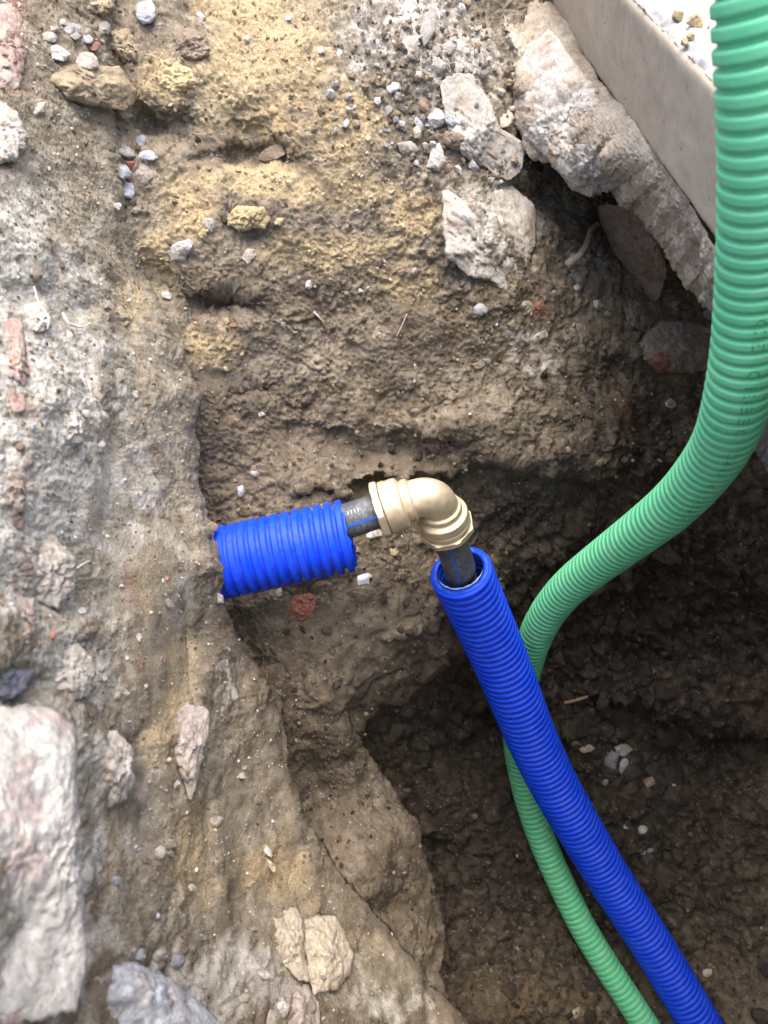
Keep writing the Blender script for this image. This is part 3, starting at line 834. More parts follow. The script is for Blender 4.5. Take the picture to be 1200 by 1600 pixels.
# stones and bricks set in the foundation wall
big_stone('stone', [(-45, 1108), (30, 1108), (90, 1114), (122, 1140), (118, 1220), (124, 1320), (130, 1420), (136, 1500), (118, 1575), (50, 1598), (-45, 1610)], .026, 'block', parent=wall, proud=1.05, seed=1, rough=.0024, n=100, facets=6, pw_=8, blk=.25)
big_stone('stone', [(148, 1145), (180, 1140), (208, 1168), (212, 1215), (196, 1250), (172, 1262), (150, 1235), (138, 1190)], .016, 'wallstone', parent=wall, proud=.35, seed=2)
big_stone('stone', [(-40, 148), (0, 152), (28, 178), (42, 215), (30, 250), (-40, 262)], .014, 'wallstone', parent=wall, proud=.5, seed=3)
big_stone('stone', [(40, 830), (85, 835), (112, 870), (115, 920), (92, 950), (55, 940), (36, 890)], .012, 'wallstone', parent=wall, proud=.35, seed=4)
big_stone('stone', [(90, 640), (118, 636), (134, 660), (128, 690), (104, 700), (88, 674)], .010, 'wallstone', parent=wall, proud=.35, seed=5)
big_stone('stone', [(40, 480), (70, 470), (84, 500), (60, 520), (38, 510)], .008, 'wallstone', parent=wall, proud=.35, seed=6)
big_stone('stone', [(60, 1010), (120, 1005), (150, 1040), (140, 1090), (90, 1098), (62, 1060)], .010, 'wallstone', parent=wall, proud=.3, seed=8)
for k, pl in enumerate([[(-30, 8), (20, 0), (36, 30), (38, 90), (30, 140), (-30, 150)], [(8, 500), (34, 496), (42, 560), (40, 640), (22, 650), (6, 580)],
                        [(12, 700), (38, 700), (42, 760), (36, 830), (16, 830), (8, 760)], [(28, 935), (52, 938), (54, 985), (36, 998), (24, 970)]]):
    big_stone('brick', pl, .010, 'wallbrick', parent=wall, proud=.22, seed=20 + k, rough=.003)

# large individual stones
big_stone('stone', [(70, 108), (84, 96), (130, 104), (185, 104), (213, 140), (210, 164), (192, 172), (150, 165), (108, 152), (74, 126)], .020, 'tan', 'tan sandstone block overhanging a dark hollow, white pebbles on top', proud=.85, seed=31)
big_stone('stone', [(172, 50), (200, 44), (216, 70), (212, 98), (192, 100), (174, 76)], .012, 'tan', 'rounded sandy brown stone right of the blue-grey pebbles at the top', seed=32)
big_stone('stone', [(255, 92), (300, 108), (312, 128), (290, 140), (266, 147), (248, 132), (246, 108)], .010, 'sandclod', 'wedge of compact yellow sand sticking out near the top left', 'clod', seed=33)
big_stone('stone', [(272, 52), (300, 46), (325, 62), (328, 85), (306, 96), (282, 88)], .009, 'brown', 'dull grey-brown stone bedded in the yellow sand', seed=34)
big_stone('stone', [(112, -20), (182, -20), (178, 12), (160, 24), (130, 18)], .014, 'tan', 'yellow-brown stone cut off by the top edge of the picture', seed=35)
big_stone('stone', [(688, 132), (714, 110), (742, 122), (766, 160), (782, 200), (822, 226), (818, 262), (798, 285), (776, 276), (748, 258), (722, 240), (704, 205), (694, 168)], .018, 'slab', 'long pale grey slab of stone leaning above the mortar lump', seed=36, proud=.6)
big_stone('stone', [(794, 112), (826, 70), (858, 44), (890, 84), (925, 136), (955, 186), (968, 222), (960, 262), (935, 285), (900, 290), (872, 266), (850, 240), (822, 220), (800, 190)], .022, 'slab', 'big beige and grey block wedged under the kerb', seed=37, proud=.32, rough=.003, n=80, facets=4, pw_=5)
big_stone('stone', [(870, 262), (900, 232), (936, 212), (966, 222), (984, 262), (960, 296), (922, 308), (890, 292)], .024, 'grey', 'knobbly grey stone hanging off the underside of the block', seed=38, proud=.45, rough=.004, pw_=5)
big_stone('stone', [(696, 300), (740, 282), (800, 290), (836, 320), (838, 380), (818, 430), (796, 458), (768, 440), (730, 430), (700, 400), (690, 350)], .018, 'mortar', 'crusted lump of whitish old mortar below the leaning slab', 'mortar lump', seed=39, proud=.4, rough=.0034)
big_stone('stone', [(932, 322), (980, 318), (1022, 360), (1042, 420), (1030, 466), (1004, 488), (984, 450), (962, 400), (944, 362)], .022, 'rust', 'rust-brown stone in the dark void below the kerb', seed=40, proud=.6)
big_stone('stone', [(1000, 535), (1030, 500), (1080, 505), (1140, 520), (1140, 574), (1080, 582), (1030, 580), (1004, 562)], .020, 'haunch', 'flat grey concrete lump above the red brick fragment', seed=41, proud=.6)
big_stone('stone', [(960, 455), (1000, 470), (1024, 500), (1010, 520), (980, 505)], .012, 'brown', 'brown stone wedged under the rust-brown one', seed=42)
big_stone('stone', [(1158, 700), (1186, 655), (1240, 630), (1240, 752), (1206, 742), (1180, 706)], .020, 'grey', 'grey concrete stone at the right edge behind the green conduit', seed=43, d=.86, tilt=(0, 0))
big_stone('stone', [(264, 1110), (296, 1099), (326, 1108), (325, 1145), (316, 1195), (303, 1240), (297, 1253), (284, 1212), (266, 1172), (260, 1146)], .014, 'pinkgrey', 'pale wedge-shaped stone pointing down, set in the lower left bank', seed=44, proud=.7, facets=9)
big_stone('stone', [(430, 1440), (444, 1420), (464, 1417), (473, 1440), (475, 1490), (484, 1532), (468, 1530), (440, 1502), (428, 1470)], .014, 'cream', 'narrow cream limestone piece left of its larger twin', seed=45, proud=.7)
big_stone('stone', [(474, 1436), (500, 1428), (526, 1430), (538, 1460), (553, 1490), (546, 1520), (528, 1545), (508, 1546), (490, 1556), (480, 1520), (475, 1476)], .016, 'cream', 'broad cream limestone piece at the bottom, beside a narrower one', seed=46, proud=.8)
big_stone('stone', [(148, 1530), (165, 1504), (195, 1500), (228, 1512), (264, 1530), (312, 1566), (352, 1606), (390, 1660), (110, 1660), (128, 1590)], .030, 'bluewhite', 'large blurred bluish-white rock at the bottom left', seed=47, proud=.8)
big_stone('stone', [(446, 1548), (480, 1536), (500, 1570), (498, 1640), (440, 1640), (436, 1590)], .014, 'pinkgrey', 'dull reddish stone below the cream limestone pieces', seed=48)
big_stone('slate_piece', [(-30, 1042), (18, 1048), (52, 1050), (40, 1076), (12, 1096), (-30, 1108)], .008, 'slate', 'dark blue-grey slate-like piece at the left edge', 'slate', seed=49, proud=.8, facets=3)
big_stone('stone', [(455, 935), (480, 926), (496, 935), (490, 955), (468, 972), (452, 970)], .008, 'brick', 'dark red brick lump on the soil below the short blue sleeve', 'brick piece', seed=50, proud=.7)
big_stone('stone', [(396, 940), (420, 920), (442, 930), (440, 950), (412, 958)], .010, 'brown', 'dark brown stone tucked under the short blue sleeve', seed=51)
big_stone('clod', [(352, 340), (372, 322), (410, 326), (420, 340), (414, 358), (380, 360), (354, 352)], .010, 'sandclod', 'blocky lump of yellow sand in the middle of the back bank', 'clod', seed=52, proud=.8)

# pebbles seen singly
PEB = [
    (228, 18, 36, 40, -30, 'bluewhite', 'blue-white angular pebble near the top edge, left of centre'),
    (313, 26, 13, 18, -20, 'bluewhite', 'thin bluish chip on the yellow sand at the top'),
    (92, 83, 36, 30, 20, 'white', 'bright white pebble resting on the tan sandstone block'),
    (134, 93, 40, 34, 35, 'pinkgrey', 'pinkish white pebble resting on the tan sandstone block'),
    (112, 45, 26, 20, 10, 'bluegrey', 'blue-grey pebble in the heap behind the tan block'),
    (136, 61, 24, 18, -10, 'bluewhite', 'pale lilac pebble in the heap behind the tan block'),
    (148, 73, 17, 16, 0, 'brick', 'small pink pebble in the heap behind the tan block'),
    (98, 34, 14, 13, 0, 'white', 'tiny white pebble topmost of the heap behind the tan block'),
    (163, 44, 24, 28, 15, 'grey', 'grey pebble at the right of the heap behind the tan block'),
    (77, 58, 30, 17, 5, 'pinkgrey', 'lilac-grey pebble at the left of the heap behind the tan block'),
    (118, 57, 18, 16, 0, 'grey', 'round grey pebble in the middle of the heap behind the tan block'),
    (200, 237, 27, 22, -10, 'grey', 'grey pebble at the left of the cluster below the tan block'),
    (221, 221, 18, 20, 0, 'bluegrey', 'blue-grey pebble on top of the cluster below the tan block'),
    (231, 244, 34, 17, 12, 'bluewhite', 'flat blue-white pebble in the cluster below the tan block'),
    (206, 258, 18, 16, 0, 'brick', 'little red brick chip in the cluster below the tan block'),
    (194, 270, 19, 22, 0, 'bluegrey', 'dark blue-grey pebble under the little red chip'),
    (225, 273, 34, 30, 20, 'pinkgrey', 'rounded pink-grey pebble right of the little red chip'),
    (200, 298, 30, 30, 15, 'bluewhite', 'blue-white faceted pebble lowest of the left cluster'),
    (184, 322, 13, 12, 0, 'white', 'tiny white pebble below the left cluster'),
    (282, 393, 38, 50, 32, 'white', 'large whitish pebble standing at the left end of the sandy ledge'),
    (327, 350, 20, 28, -15, 'grey', 'grey pebble left of the yellow sand lump'),
    (316, 367, 18, 18, 0, 'sandclod', 'small yellow crumb right of the large whitish pebble'),
    (436, 347, 20, 16, 0, 'sandclod', 'small yellow crumb right of the yellow sand lump'),
    (389, 400, 24, 30, 10, 'pinkgrey', 'mauve-grey pebble below the yellow sand lump'),
    (424, 241, 54, 28, -25, 'brown', 'flat dark stone in the hollow of the back bank'),
    (450, 28, 12, 11, 0, 'white', 'white chip at the right rim of the upper yellow sand'),
    (386, 60, 10, 12, 0, 'white', 'white chip in the upper yellow sand'),
    (531, 84, 10, 21, 5, 'white', 'narrow white chip standing in the grey rubble at the top'),
    (501, 79, 11, 15, 0, 'white', 'small white chip left of the narrow one in the grey rubble'),
    (614, 136, 28, 18, -20, 'bluewhite', 'whitish pebble left of the heap by the leaning slab'),
    (622, 152, 14, 18, 0, 'pinkgrey', 'pinkish pebble just below the whitish one by the heap'),
    (681, 184, 30, 36, 20, 'white', 'white angular pebble left of the leaning slab'),
    (702, 188, 20, 25, -20, 'bluegrey', 'blue-grey pebble touching the leaning slab'),
    (682, 247, 30, 48, 18, 'white', 'faceted whitish stone hanging below the pebble heap'),
    (630, 199, 16, 12, 0, 'bluewhite', 'small blue-white pebble in the left of the pebble heap'),
    (654, 192, 14, 24, -25, 'bluegrey', 'narrow grey pebble in the middle of the pebble heap'),
    (665, 170, 20, 52, -20, 'brown', 'long brown stone standing in the pebble heap'),
    (652, 208, 16, 24, -20, 'cream', 'cream sliver at the foot of the long brown stone'),
    (791, 185, 24, 34, 0, 'cream', 'cream pebble squeezed between the slab and the block'),
    (636, 232, 34, 24, 15, 'grey', 'grey pebble at the lower left of the pebble heap'),
    (706, 220, 36, 34, 0, 'brown', 'brownish stone below the blue-grey pebble at the slab'),
    (670, 40, 28, 66, 10, 'grey', 'tall pale grey stone at the top, left of the kerb'),
    (642, 72, 32, 46, -8, 'grey', 'broken grey stone left of the tall pale one'),
    (716, 106, 26, 20, 0, 'grey', 'grey pebble on the upper end of the leaning slab'),
    (700, 74, 30, 22, 25, 'pinkgrey', 'pink-grey pebble above the leaning slab'),
    (638, 14, 30, 30, 0, 'white', 'white lump at the top edge, middle'),
    (750, 483, 24, 20, -20, 'bluewhite', 'bluish pebble just under the mortar lump'),
    (845, 525, 34, 16, -28, 'white', 'whitish sliver lying on the bank below the void'),
    (842, 477, 20, 18, 0, 'brick', 'faded red brick chip right of the mortar lump'),
    (822, 478, 18, 16, 0, 'pinkgrey', 'pink chip left of the faded red one'),
    (934, 477, 18, 16, 10, 'white', 'white chip between the bank and the rust-brown stone'),
    (902, 449, 13, 12, 0, 'white', 'small white chip above the right part of the bank'),
    (900, 404, 28, 18, 20, 'grey', 'grey pebble at the mouth of the dark void'),
    (1033, 567, 36, 34, 10, 'brick', 'bright red brick fragment in the dark right bank'),
    (1047, 631, 18, 16, 0, 'cream', 'beige pebble below the red brick fragment'),
    (1104, 492, 16, 26, 10, 'bluegrey', 'blue-grey pebble beside the green conduit'),
    (748, 571, 24, 15, -20, 'tan', 'oval beige pebble pressed into the brown bank'),
    (260, 460, 14, 18, -30, 'white', 'white chip at the left corner of the bank'),
    (364, 508, 12, 10, 0, 'brick', 'tiny red chip under the dark hole in the bank'),
    (352, 502, 14, 14, 0, 'tan', 'small round beige pebble under the dark hole in the bank'),
    (482, 445, 12, 16, 20, 'white', 'white chip at the sandy rim above the brown bank'),
    (443, 507, 9, 12, 0, 'white', 'small white chip in the brown bank, left half'),
    (408, 647, 13, 10, 0, 'white', 'white flake in the brown bank above the sleeve'),
    (376, 766, 12, 20, 0, 'bluewhite', 'upright bluish chip above the left end of the sleeve'),
    (398, 740, 16, 16, 0, 'grey', 'grey pebble above the sleeve'),
    (586, 834, 30, 15, -15, 'white', 'pale flake under the black pipe'),
    (617, 861, 18, 16, 0, 'sandclod', 'yellowish crumb under the brass elbow'),
    (436, 925, 12, 14, 0, 'white', 'white chip directly below the sleeve'),
    (500, 912, 14, 12, 0, 'brick', 'small red chip below the right half of the sleeve'),
    (128, 954, 15, 12, 10, 'white', 'white chip on the left wall'),
    (82, 992, 16, 13, 40, 'brick', 'small orange brick chip on the left wall'),
    (300, 1212, 12, 10, 0, 'cream', 'cream chip at the tip of the wedge-shaped stone'),
    (288, 1158, 13, 10, 0, 'white', 'white flake stuck on the wedge-shaped stone'),
    (973, 1172, 30, 26, 10, 'grey', 'greyish quartz lump topmost of three on the dark floor'),
    (955, 1188, 28, 30, 0, 'bluegrey', 'blue quartz lump leftmost of three on the dark floor'),
    (974, 1199, 17, 26, 15, 'bluewhite', 'pale blue quartz lump lowest of three on the dark floor'),
    (918, 1170, 26, 14, -12, 'cream', 'cream pebble between the blue conduit and the quartz lumps'),
    (897, 1162, 16, 10, -20, 'tan', 'small beige pebble next to the blue conduit on the floor'),
    (1015, 1221, 18, 22, 25, 'tan', 'beige pebble on the floor right of the quartz lumps'),
    (1053, 1232, 10, 14, 0, 'cream', 'tiny cream pebble far right on the floor'),
    (980, 1291, 14, 9, -10, 'bluewhite', 'small bluish pebble on the floor, middle row'),
    (1005, 1296, 15, 16, 0, 'bluewhite', 'blue-white pebble on the floor right of the smaller bluish one'),
    (1004, 1331, 11, 13, 0, 'bluegrey', 'small blue-grey pebble below the blue-white one on the floor'),
    (1016, 1329, 10, 9, 0, 'bluewhite', 'tiny pale pebble beside the small blue-grey one'),
    (1106, 1520, 17, 14, -20, 'cream', 'cream pebble at the lower right, beside the blue conduit'),
    (901, 1582, 16, 20, 20, 'cream', 'cream pebble left of the green conduit at the bottom'),
    (946, 1222, 12, 14, 0, 'bluegrey', 'dull grey pebble under the quartz lumps'),
    (742, 1276, 12, 12, 0, 'brown', 'round brown pebble on the dark floor left of the conduits'),
    (216, 1491, 26, 20, 10, 'bluegrey', 'blue-grey stone at the left of the row above the large bluish rock'),
    (248, 1493, 22, 22, 0, 'grey', 'grey stone in the middle of the row above the large bluish rock'),
    (276, 1504, 26, 25, -10, 'bluegrey', 'darker stone at the right of the row above the large bluish rock'),
    (442, 1576, 24, 28, 20, 'white', 'white stone at the bottom, left of the dull reddish stone'),
    (420, 1592, 26, 30, 0, 'pinkgrey', 'pink stone at the very bottom edge'),
    (413, 1502, 20, 50, 20, 'grey', 'long grey stone left of the cream limestone'),
    (246, 1430, 12, 12, 0, 'bluewhite', 'tiny bluish pebble in the lower left bank'),
    (182, 1376, 14, 16, -25, 'bluegrey', 'small bluish chip beside the limed wall block'),
    (310, 1535, 32, 20, 15, 'mortar', 'pale stone on the rim above the large bluish rock'),
    (22, 1590, 20, 12, -20, 'brick', 'orange-red chip in the bottom left corner'),
    (418, 1328, 12, 22, -30, 'white', 'white mortar flake in the yellowish lower bank'),
    (424, 1352, 24, 10, 60, 'cream', 'streak of pale mortar in the yellowish lower bank'),
]
for k, (u, v, a, b_, r, mt, lb) in enumerate(PEB):
    nm = {'brick': 'brick_chip', 'sandclod': 'clod'}.get(mt, 'pebble')
    ct = {'brick': 'brick chip', 'sandclod': 'clod'}.get(mt, 'pebble')
    pebble(u, v, a, b_, r, mt, lb, k, name=nm, cat=ct)

# alike chips and clods, half sunk
LANDMARKS = [(140, 135, 'the tan sandstone block'), (206, 258, 'the little red chip of the left cluster'), (282, 393, 'the large whitish pebble'), (386, 340, 'the yellow sand lump'), (345, 470, 'the dark hole in the bank'),
             (768, 370, 'the whitish mortar lump'), (755, 200, 'the leaning slab'), (990, 400, 'the rust-brown stone'), (1033, 567, 'the bright red brick fragment'), (748, 571, 'the oval beige pebble'), (670, 790, 'the brass elbow'),
             (440, 860, 'the short blue sleeve'), (472, 950, 'the dark red brick lump'), (295, 1170, 'the wedge-shaped stone'), (490, 1485, 'the cream limestone pair'), (250, 1560, 'the bluish-white rock'), (20, 1070, 'the slate-like piece'),
             (60, 1330, 'the limed corner block'), (965, 1186, 'the three quartz lumps'), (900, 1093, 'the straw-coloured twig'), (842, 477, 'the faded red chip'), (128, 954, 'the white chip on the left wall'), (120, 505, 'the pale forked root'),
             (1106, 1520, 'the cream pebble at lower right'), (420, 90, 'the upper yellow sand'), (131, 881, 'the thin straw on the left wall'), (901, 1582, 'the cream pebble by the green conduit'), (1005, 1296, 'the blue-white floor pebble'),
             (682, 247, 'the faceted whitish stone'), (742, 1276, 'the round brown floor pebble'), (424, 241, 'the flat dark stone'), (15, 210, 'the upper left wall stone'), (425, 1340, 'the mortar flakes of the lower bank'),
             (180, 1200, 'the grey rounded wall stone'), (408, 647, 'the white flake in the brown bank'), (1015, 1221, 'the beige floor pebble'), (560, 470, 'the sandy rim of the bank'), (640, 560, 'the middle of the brown bank')]
TINT = {'wallstone': 'pale mortar', 'pinkgrey': 'pinkish', 'brown': 'brown', 'grey': 'grey', 'darkclod': 'dark earth', 'soilclod': 'brown earth', 'tan': 'beige'}
DIR8 = ['right of', 'below and right of', 'below', 'below and left of', 'left of', 'above and left of', 'above', 'above and right of']
SEEN = set()
def strew(n, seed, box, reject, wmin, wmax, mats, noun, group, name, cat, proud):
    r = np.random.default_rng(seed); k = 0; tries = 0
    while k < n and tries < 6000:
        tries += 1
        u, v = r.uniform(box[0], box[2]), r.uniform(box[1], box[3])
        if reject(u, v): continue
        w0 = wmin + (wmax - wmin) * r.random() ** 2.2; mt = mats[r.integers(len(mats))]
        asp = r.uniform(.55, 1.0); rot = r.uniform(0, 180)
        lu, lv, ln = min(LANDMARKS, key=lambda L: (L[0] - u) ** 2 + (L[1] - v) ** 2)
        dr = DIR8[int(round(math.degrees(math.atan2(v - lv, u - lu)) / 45)) % 8]
        lab = '%s %s %s %s' % (TINT[mt], noun, dr, ln)
        if lab in SEEN: continue
        SEEN.add(lab)
        pebble(u, v, w0, w0 * asp, rot, mt, lab, seed * 100 + k, proud=proud, name=name, cat=cat, group=group)
        k += 1
def off_wall(u, v):
    e = np.interp(v, [0, 330, 600, 945, 1100, 1350, 1600], [150, 150, 270, 310, 400, 480, 640]); return u > e or (u < 150 and v > 1090)
strew(55, 41, (0, 0, 640, 1600), off_wall, 9, 30, ['wallstone', 'wallstone', 'pinkgrey', 'brown', 'grey'], 'wall chip', 'chips in the wall face', 'wall_chip', 'stone chip', .38)
def off_floor(u, v):
    x = np.interp(v, [740, 890, 1200, 1600], [700, 720, 850, 1095]); e = np.interp(v, [900, 1150, 1390, 1600], [760, 620, 700, 745])
    return abs(u - x) < 75 or u < e or (v < 1000 and u < 900) or abs(u - np.interp(v, [1100, 1300, 1600], [805, 841, 1009])) < 45
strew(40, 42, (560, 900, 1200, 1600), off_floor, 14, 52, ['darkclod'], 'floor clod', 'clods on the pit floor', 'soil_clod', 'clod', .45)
def off_bank(u, v):
    return (u < 330 and v > 500) or u < 210 or (u > 1090) or (v > 690 and u < 760)
strew(36, 43, (200, 60, 1090, 740), off_bank, 9, 20, ['brown', 'soilclod', 'soilclod', 'tan', 'grey', 'pinkgrey'], 'bank chip', 'chips in the back bank', 'bank_chip', 'stone chip', .40)
for k, (u, v, a, mt, lb) in enumerate([(330, 822, 22, 'soilclod', 'topmost earth crumb where the short sleeve leaves the wall'), (341, 934, 24, 'wallstone', 'pale crumb under the wall end of the short sleeve'), (326, 868, 14, 'brown', 'brown crumb at the upper wall end of the short sleeve'),
                                        (336, 912, 18, 'soilclod', 'earth crumb at the lower wall end of the short sleeve'), (356, 946, 20, 'brown', 'brown crumb just below the first rib of the short sleeve')]):
    pebble(u, v, a, a * .8, 37 * k, mt, lb, 4400 + k, proud=.4, name='rubble_crumb', cat='clod', group='crumbs round the sleeve')

# sand crumbs lying on the kerb top
kz = KA[2] + .004
for k, (u, v, a, b_, lb) in enumerate([(1060, 24, 18, 20, 'sandy crumb on the white kerb top, left of the heap'), (1088, 34, 30, 26, 'largest sandy crumb on the white kerb top'),
                                      (1080, 56, 18, 16, 'sandy crumb in the middle of the heap on the kerb top'), (1070, 66, 15, 14, 'lowest sandy crumb on the white kerb top'), (1110, 42, 12, 12, 'sandy crumb on the kerb top touching the green conduit')]):
    ray = cam_pt(u, v, 1.0); d = (CAMH - kz) / (ray @ G)
    pebble(u, v, a, b_, 20 * k, 'sandclod', lb, 300 + k, name='clod', cat='clod', d=d)

# ------------------------------------------------------------------ pipes
def spline(pts, n=400):
    P = np.array(pts, float); P = np.concatenate([[2 * P[0] - P[1]], P, [2 * P[-1] - P[-2]]])
    out = []
    for k in range(1, len(P) - 2):
        p0, p1, p2, p3 = P[k - 1:k + 3]; t = np.linspace(0, 1, n, endpoint=False)[:, None]
        out.append(.5 * ((2 * p1) + (p2 - p0) * t + (2 * p0 - 5 * p1 + 4 * p2 - p3) * t ** 2 + (3 * p1 - p0 - 3 * p2 + p3) * t ** 3))
    out.append(P[-2][None]); return np.concatenate(out)

def resample(C, ds):
    L = np.concatenate([[0], np.cumsum(np.linalg.norm(np.diff(C, axis=0), axis=1))])
    s = np.arange(0, L[-1], ds)
    return np.stack([np.interp(s, L, C[:, k]) for k in range(3)], 1), s

def smooth_path(C, k):
    ker = np.ones(k) / k; pad = k // 2
    Q = np.stack([np.convolve(np.concatenate([2 * C[0, j] - C[pad:0:-1, j], C[:, j], 2 * C[-1, j] - C[-2:-pad - 2:-1, j]]), ker, 'valid') for j in range(3)], 1)
    return Q[:len(C)]

def frames(C):
    T = np.gradient(C, axis=0); T /= np.linalg.norm(T, axis=1)[:, None]
    A = np.empty_like(T); a = np.cross(T[0], [0, 0, 1.]); 
    if np.linalg.norm(a) < .2: a = np.cross(T[0], [1., 0, 0])
    a /= np.linalg.norm(a)
    for k in range(len(T)):
        a = a - a.dot(T[k]) * T[k]; a /= np.linalg.norm(a); A[k] = a
    return T, A, np.cross(T, A)

def tube_pts(C, R, nseg, fr=None):
    T, A, B = fr or frames(C)
    th = np.linspace(0, 2 * np.pi, nseg, endpoint=False)
    R = np.broadcast_to(np.asarray(R, float), (len(C), nseg)) if np.ndim(R) == 2 else np.asarray(R, float)[:, None] * np.ones(nseg)
    return C[:, None] + R[..., None] * (A[:, None] * np.cos(th)[None, :, None] + B[:, None] * np.sin(th)[None, :, None])

def ribs(s, pitch, depth, crest=.62, soft=.16):
    t = (s / pitch) % 1.0; x = np.abs(t - .5) * 2          # 0 at crest centre, 1 at groove centre
    return -depth * sstep(crest - soft, crest + soft, x)

def conduit(name, pts, Rout, pitch, depth, mat, label, crest, soft, nseg=64, wall=.0034, open_start=True, inner_len=.16, wob=.0, per=12, jag=.0008):
    C = spline([W(*p) for p in pts]); C, s = resample(C, .004); C = smooth_path(C, 15)
    C, s = resample(C, pitch / per)
    # slight unevenness in the lay of the pipe
    fr = frames(C)
    R = Rout + ribs(s, pitch, depth, crest, soft) + wob * perlin(np.stack([s * 9, s * 0, s * 0], 1))
    P = tube_pts(C, R, nseg, fr)
    root = empty(name, C[len(C) // 2] - np.array([0, 0, Rout]), label, 'conduit')
    th = np.arange(nseg)
    if open_start:
        j = jag * (perlin(np.stack([np.cos(th * 2 * np.pi / nseg) * 3 + 5, np.sin(th * 2 * np.pi / nseg) * 3, th * 0], 1)) * 1.6 + perlin(np.stack([th * .9, th * 0 + 2.5, th * 0], 1)))
        for k in range(4):
            P[k] = P[k] + fr[0][0] * j[:, None] * (1 - k / 4)
    me = mesh_from('tube', P.reshape(-1, 3), grid_faces(len(C), nseg, True)); tube = obj('tube', me, M[mat], root)
    attr(me, 'rib', np.repeat(np.clip((Rout - R) / depth, 0, 1), nseg)[:, None] * np.array([[1., 0, 0]]))
    if open_start:
        n = int(inner_len / (pitch / per))
        Ri = Rout - depth - wall + ribs(s[:n], pitch, depth * .7, .45, .3) * .6
        I = tube_pts(C[:n], Ri, nseg, (fr[0][:n], fr[1][:n], fr[2][:n]))
        for k in range(4): I[k] = I[k] + fr[0][0] * j[:, None] * (1 - k / 4)
        lip = (P[0] + I[0]) / 2 - fr[0][0] * .0007
        J = np.concatenate([P[:1], lip[None], I])
        me = mesh_from('inner_wall', J.reshape(-1, 3), grid_faces(len(J), nseg, True)); obj('inner_wall', me, M['bluein'], root)
    return tube, C, s, R, fr, P

# long blue conduit
BL = [(719, 891, .762), (748, 955, .812), (785, 1040, .876), (851, 1197, .985), (938, 1350, 1.075), (1018, 1475, 1.128), (1094, 1600, 1.158), (1190, 1760, 1.172)]
blue, bC, bs, bR, bfr, bP = conduit('blue_conduit', BL, .0317, .0098, .0031, 'blue', 'long ribbed blue conduit sloping down to the pit floor, open at its top', .60, .20, wob=.0002)
# frayed shaving left on the cut rim
def shaving(P, I, fr, parent):
    th = np.arange(len(P)); n = len(P)
    rows = []
    front = (P - P.mean(0)) @ (RW @ np.array([.2, .95, -.2])); front = sstep(.2, .85, front / np.abs(front).max())
    lenf = front * (.0010 + .0030 * np.clip(perlin(np.stack([th * .45, th * 0 + 8.2, th * 0], 1)) + .2, 0, 1))
    ctr = P.mean(0)
    inn = ctr - P; inn /= np.linalg.norm(inn, axis=1)[:, None]
    a = P + inn * .0052
    rows = [a - fr * .0006, a + inn * (lenf[:, None]) - fr * .0009, a + inn * (lenf[:, None] * .9) - fr * .0003]
    J = np.stack(rows)
    me = mesh_from('cut_burr', J.reshape(-1, 3), grid_faces(3, n, True)); obj('cut_burr', me, M['burr'], parent)
shaving(bP[0], None, bfr[0][0], blue)

# short blue sleeve through the wall
SL = [(547, 836, .6815), (500, 846, .682), (440, 859, .6825), (380, 872, .683), (330, 883, .683), (250, 900, .683)]
sleeve, sC, ss, sR, sfr, sP = conduit('blue_sleeve', SL, .0326, .0096, .0044, 'blue', 'short ribbed blue sleeve coming out of the left wall', .60, .09, inner_len=.10, jag=.0012, wall=-.0006)

# green conduit
GP = [(1192, -260, .31), (1186, -60, .328), (1188, 60, .342), (1191, 180, .360), (1187, 320, .390), (1178, 430, .420), (1168, 540, .452), (1150, 630, .485), (1124, 702, .535), (1064, 778, .61), (1000, 831, .68), (940, 876, .755), (884, 922, .83), (845, 975, .90),
      (822, 1040, .975), (808, 1120, 1.05), (815, 1205, 1.105), (842, 1300, 1.138), (886, 1400, 1.152), (926, 1475, 1.155), (1007, 1600, 1.15), (1110, 1760, 1.14)]
green, gC, gs, gR, gfr, gP = conduit('green_conduit', GP, .0203, .0088, .0025, 'green', 'ribbed green conduit hanging into the pit and passing behind the blue one', .68, .14, nseg=56, open_start=False, per=10)

# dark print along the green conduit, broken by the ribs
STROKES = {
    'C': [[(1, .15), (.7, 0), (.3, 0), (0, .3), (0, .7), (.3, 1), (.7, 1), (1, .85)]], 'E': [[(1, 0), (0, 0), (0, 1), (1, 1)], [(0, .5), (.75, .5)]],
    'B': [[(0, 0), (0, 1), (.7, 1), (.9, .85), (.9, .65), (.7, .5), (0, .5)], [(.7, .5), (1, .35), (1, .15), (.7, 0), (0, 0)]],
    '0': [[(.5, 0), (.1, .2), (0, .5), (.1, .8), (.5, 1), (.9, .8), (1, .5), (.9, .2), (.5, 0)]], '4': [[(.75, 0), (.75, 1), (0, .3), (1, .3)]],
    'K': [[(0, 0), (0, 1)], [(1, 1), (0, .45), (1, 0)]], '/': [[(0, 0), (1, 1)]], '5': [[(1, 1), (.1, 1), (0, .55), (.6, .6), (1, .35), (.7, 0), (0, .05)]],
    '2': [[(0, .8), (.4, 1), (.9, .85), (.9, .6), (0, 0), (1, 0)]], '3': [[(0, 1), (1, 1), (.4, .6), (1, .35), (.7, 0), (0, .05)]], '1': [[(.2, .8), (.5, 1), (.5, 0)]],
    'N': [[(0, 0), (0, 1), (1, 0), (1, 1)]], '-': [[(0, .5), (1, .5)]]}
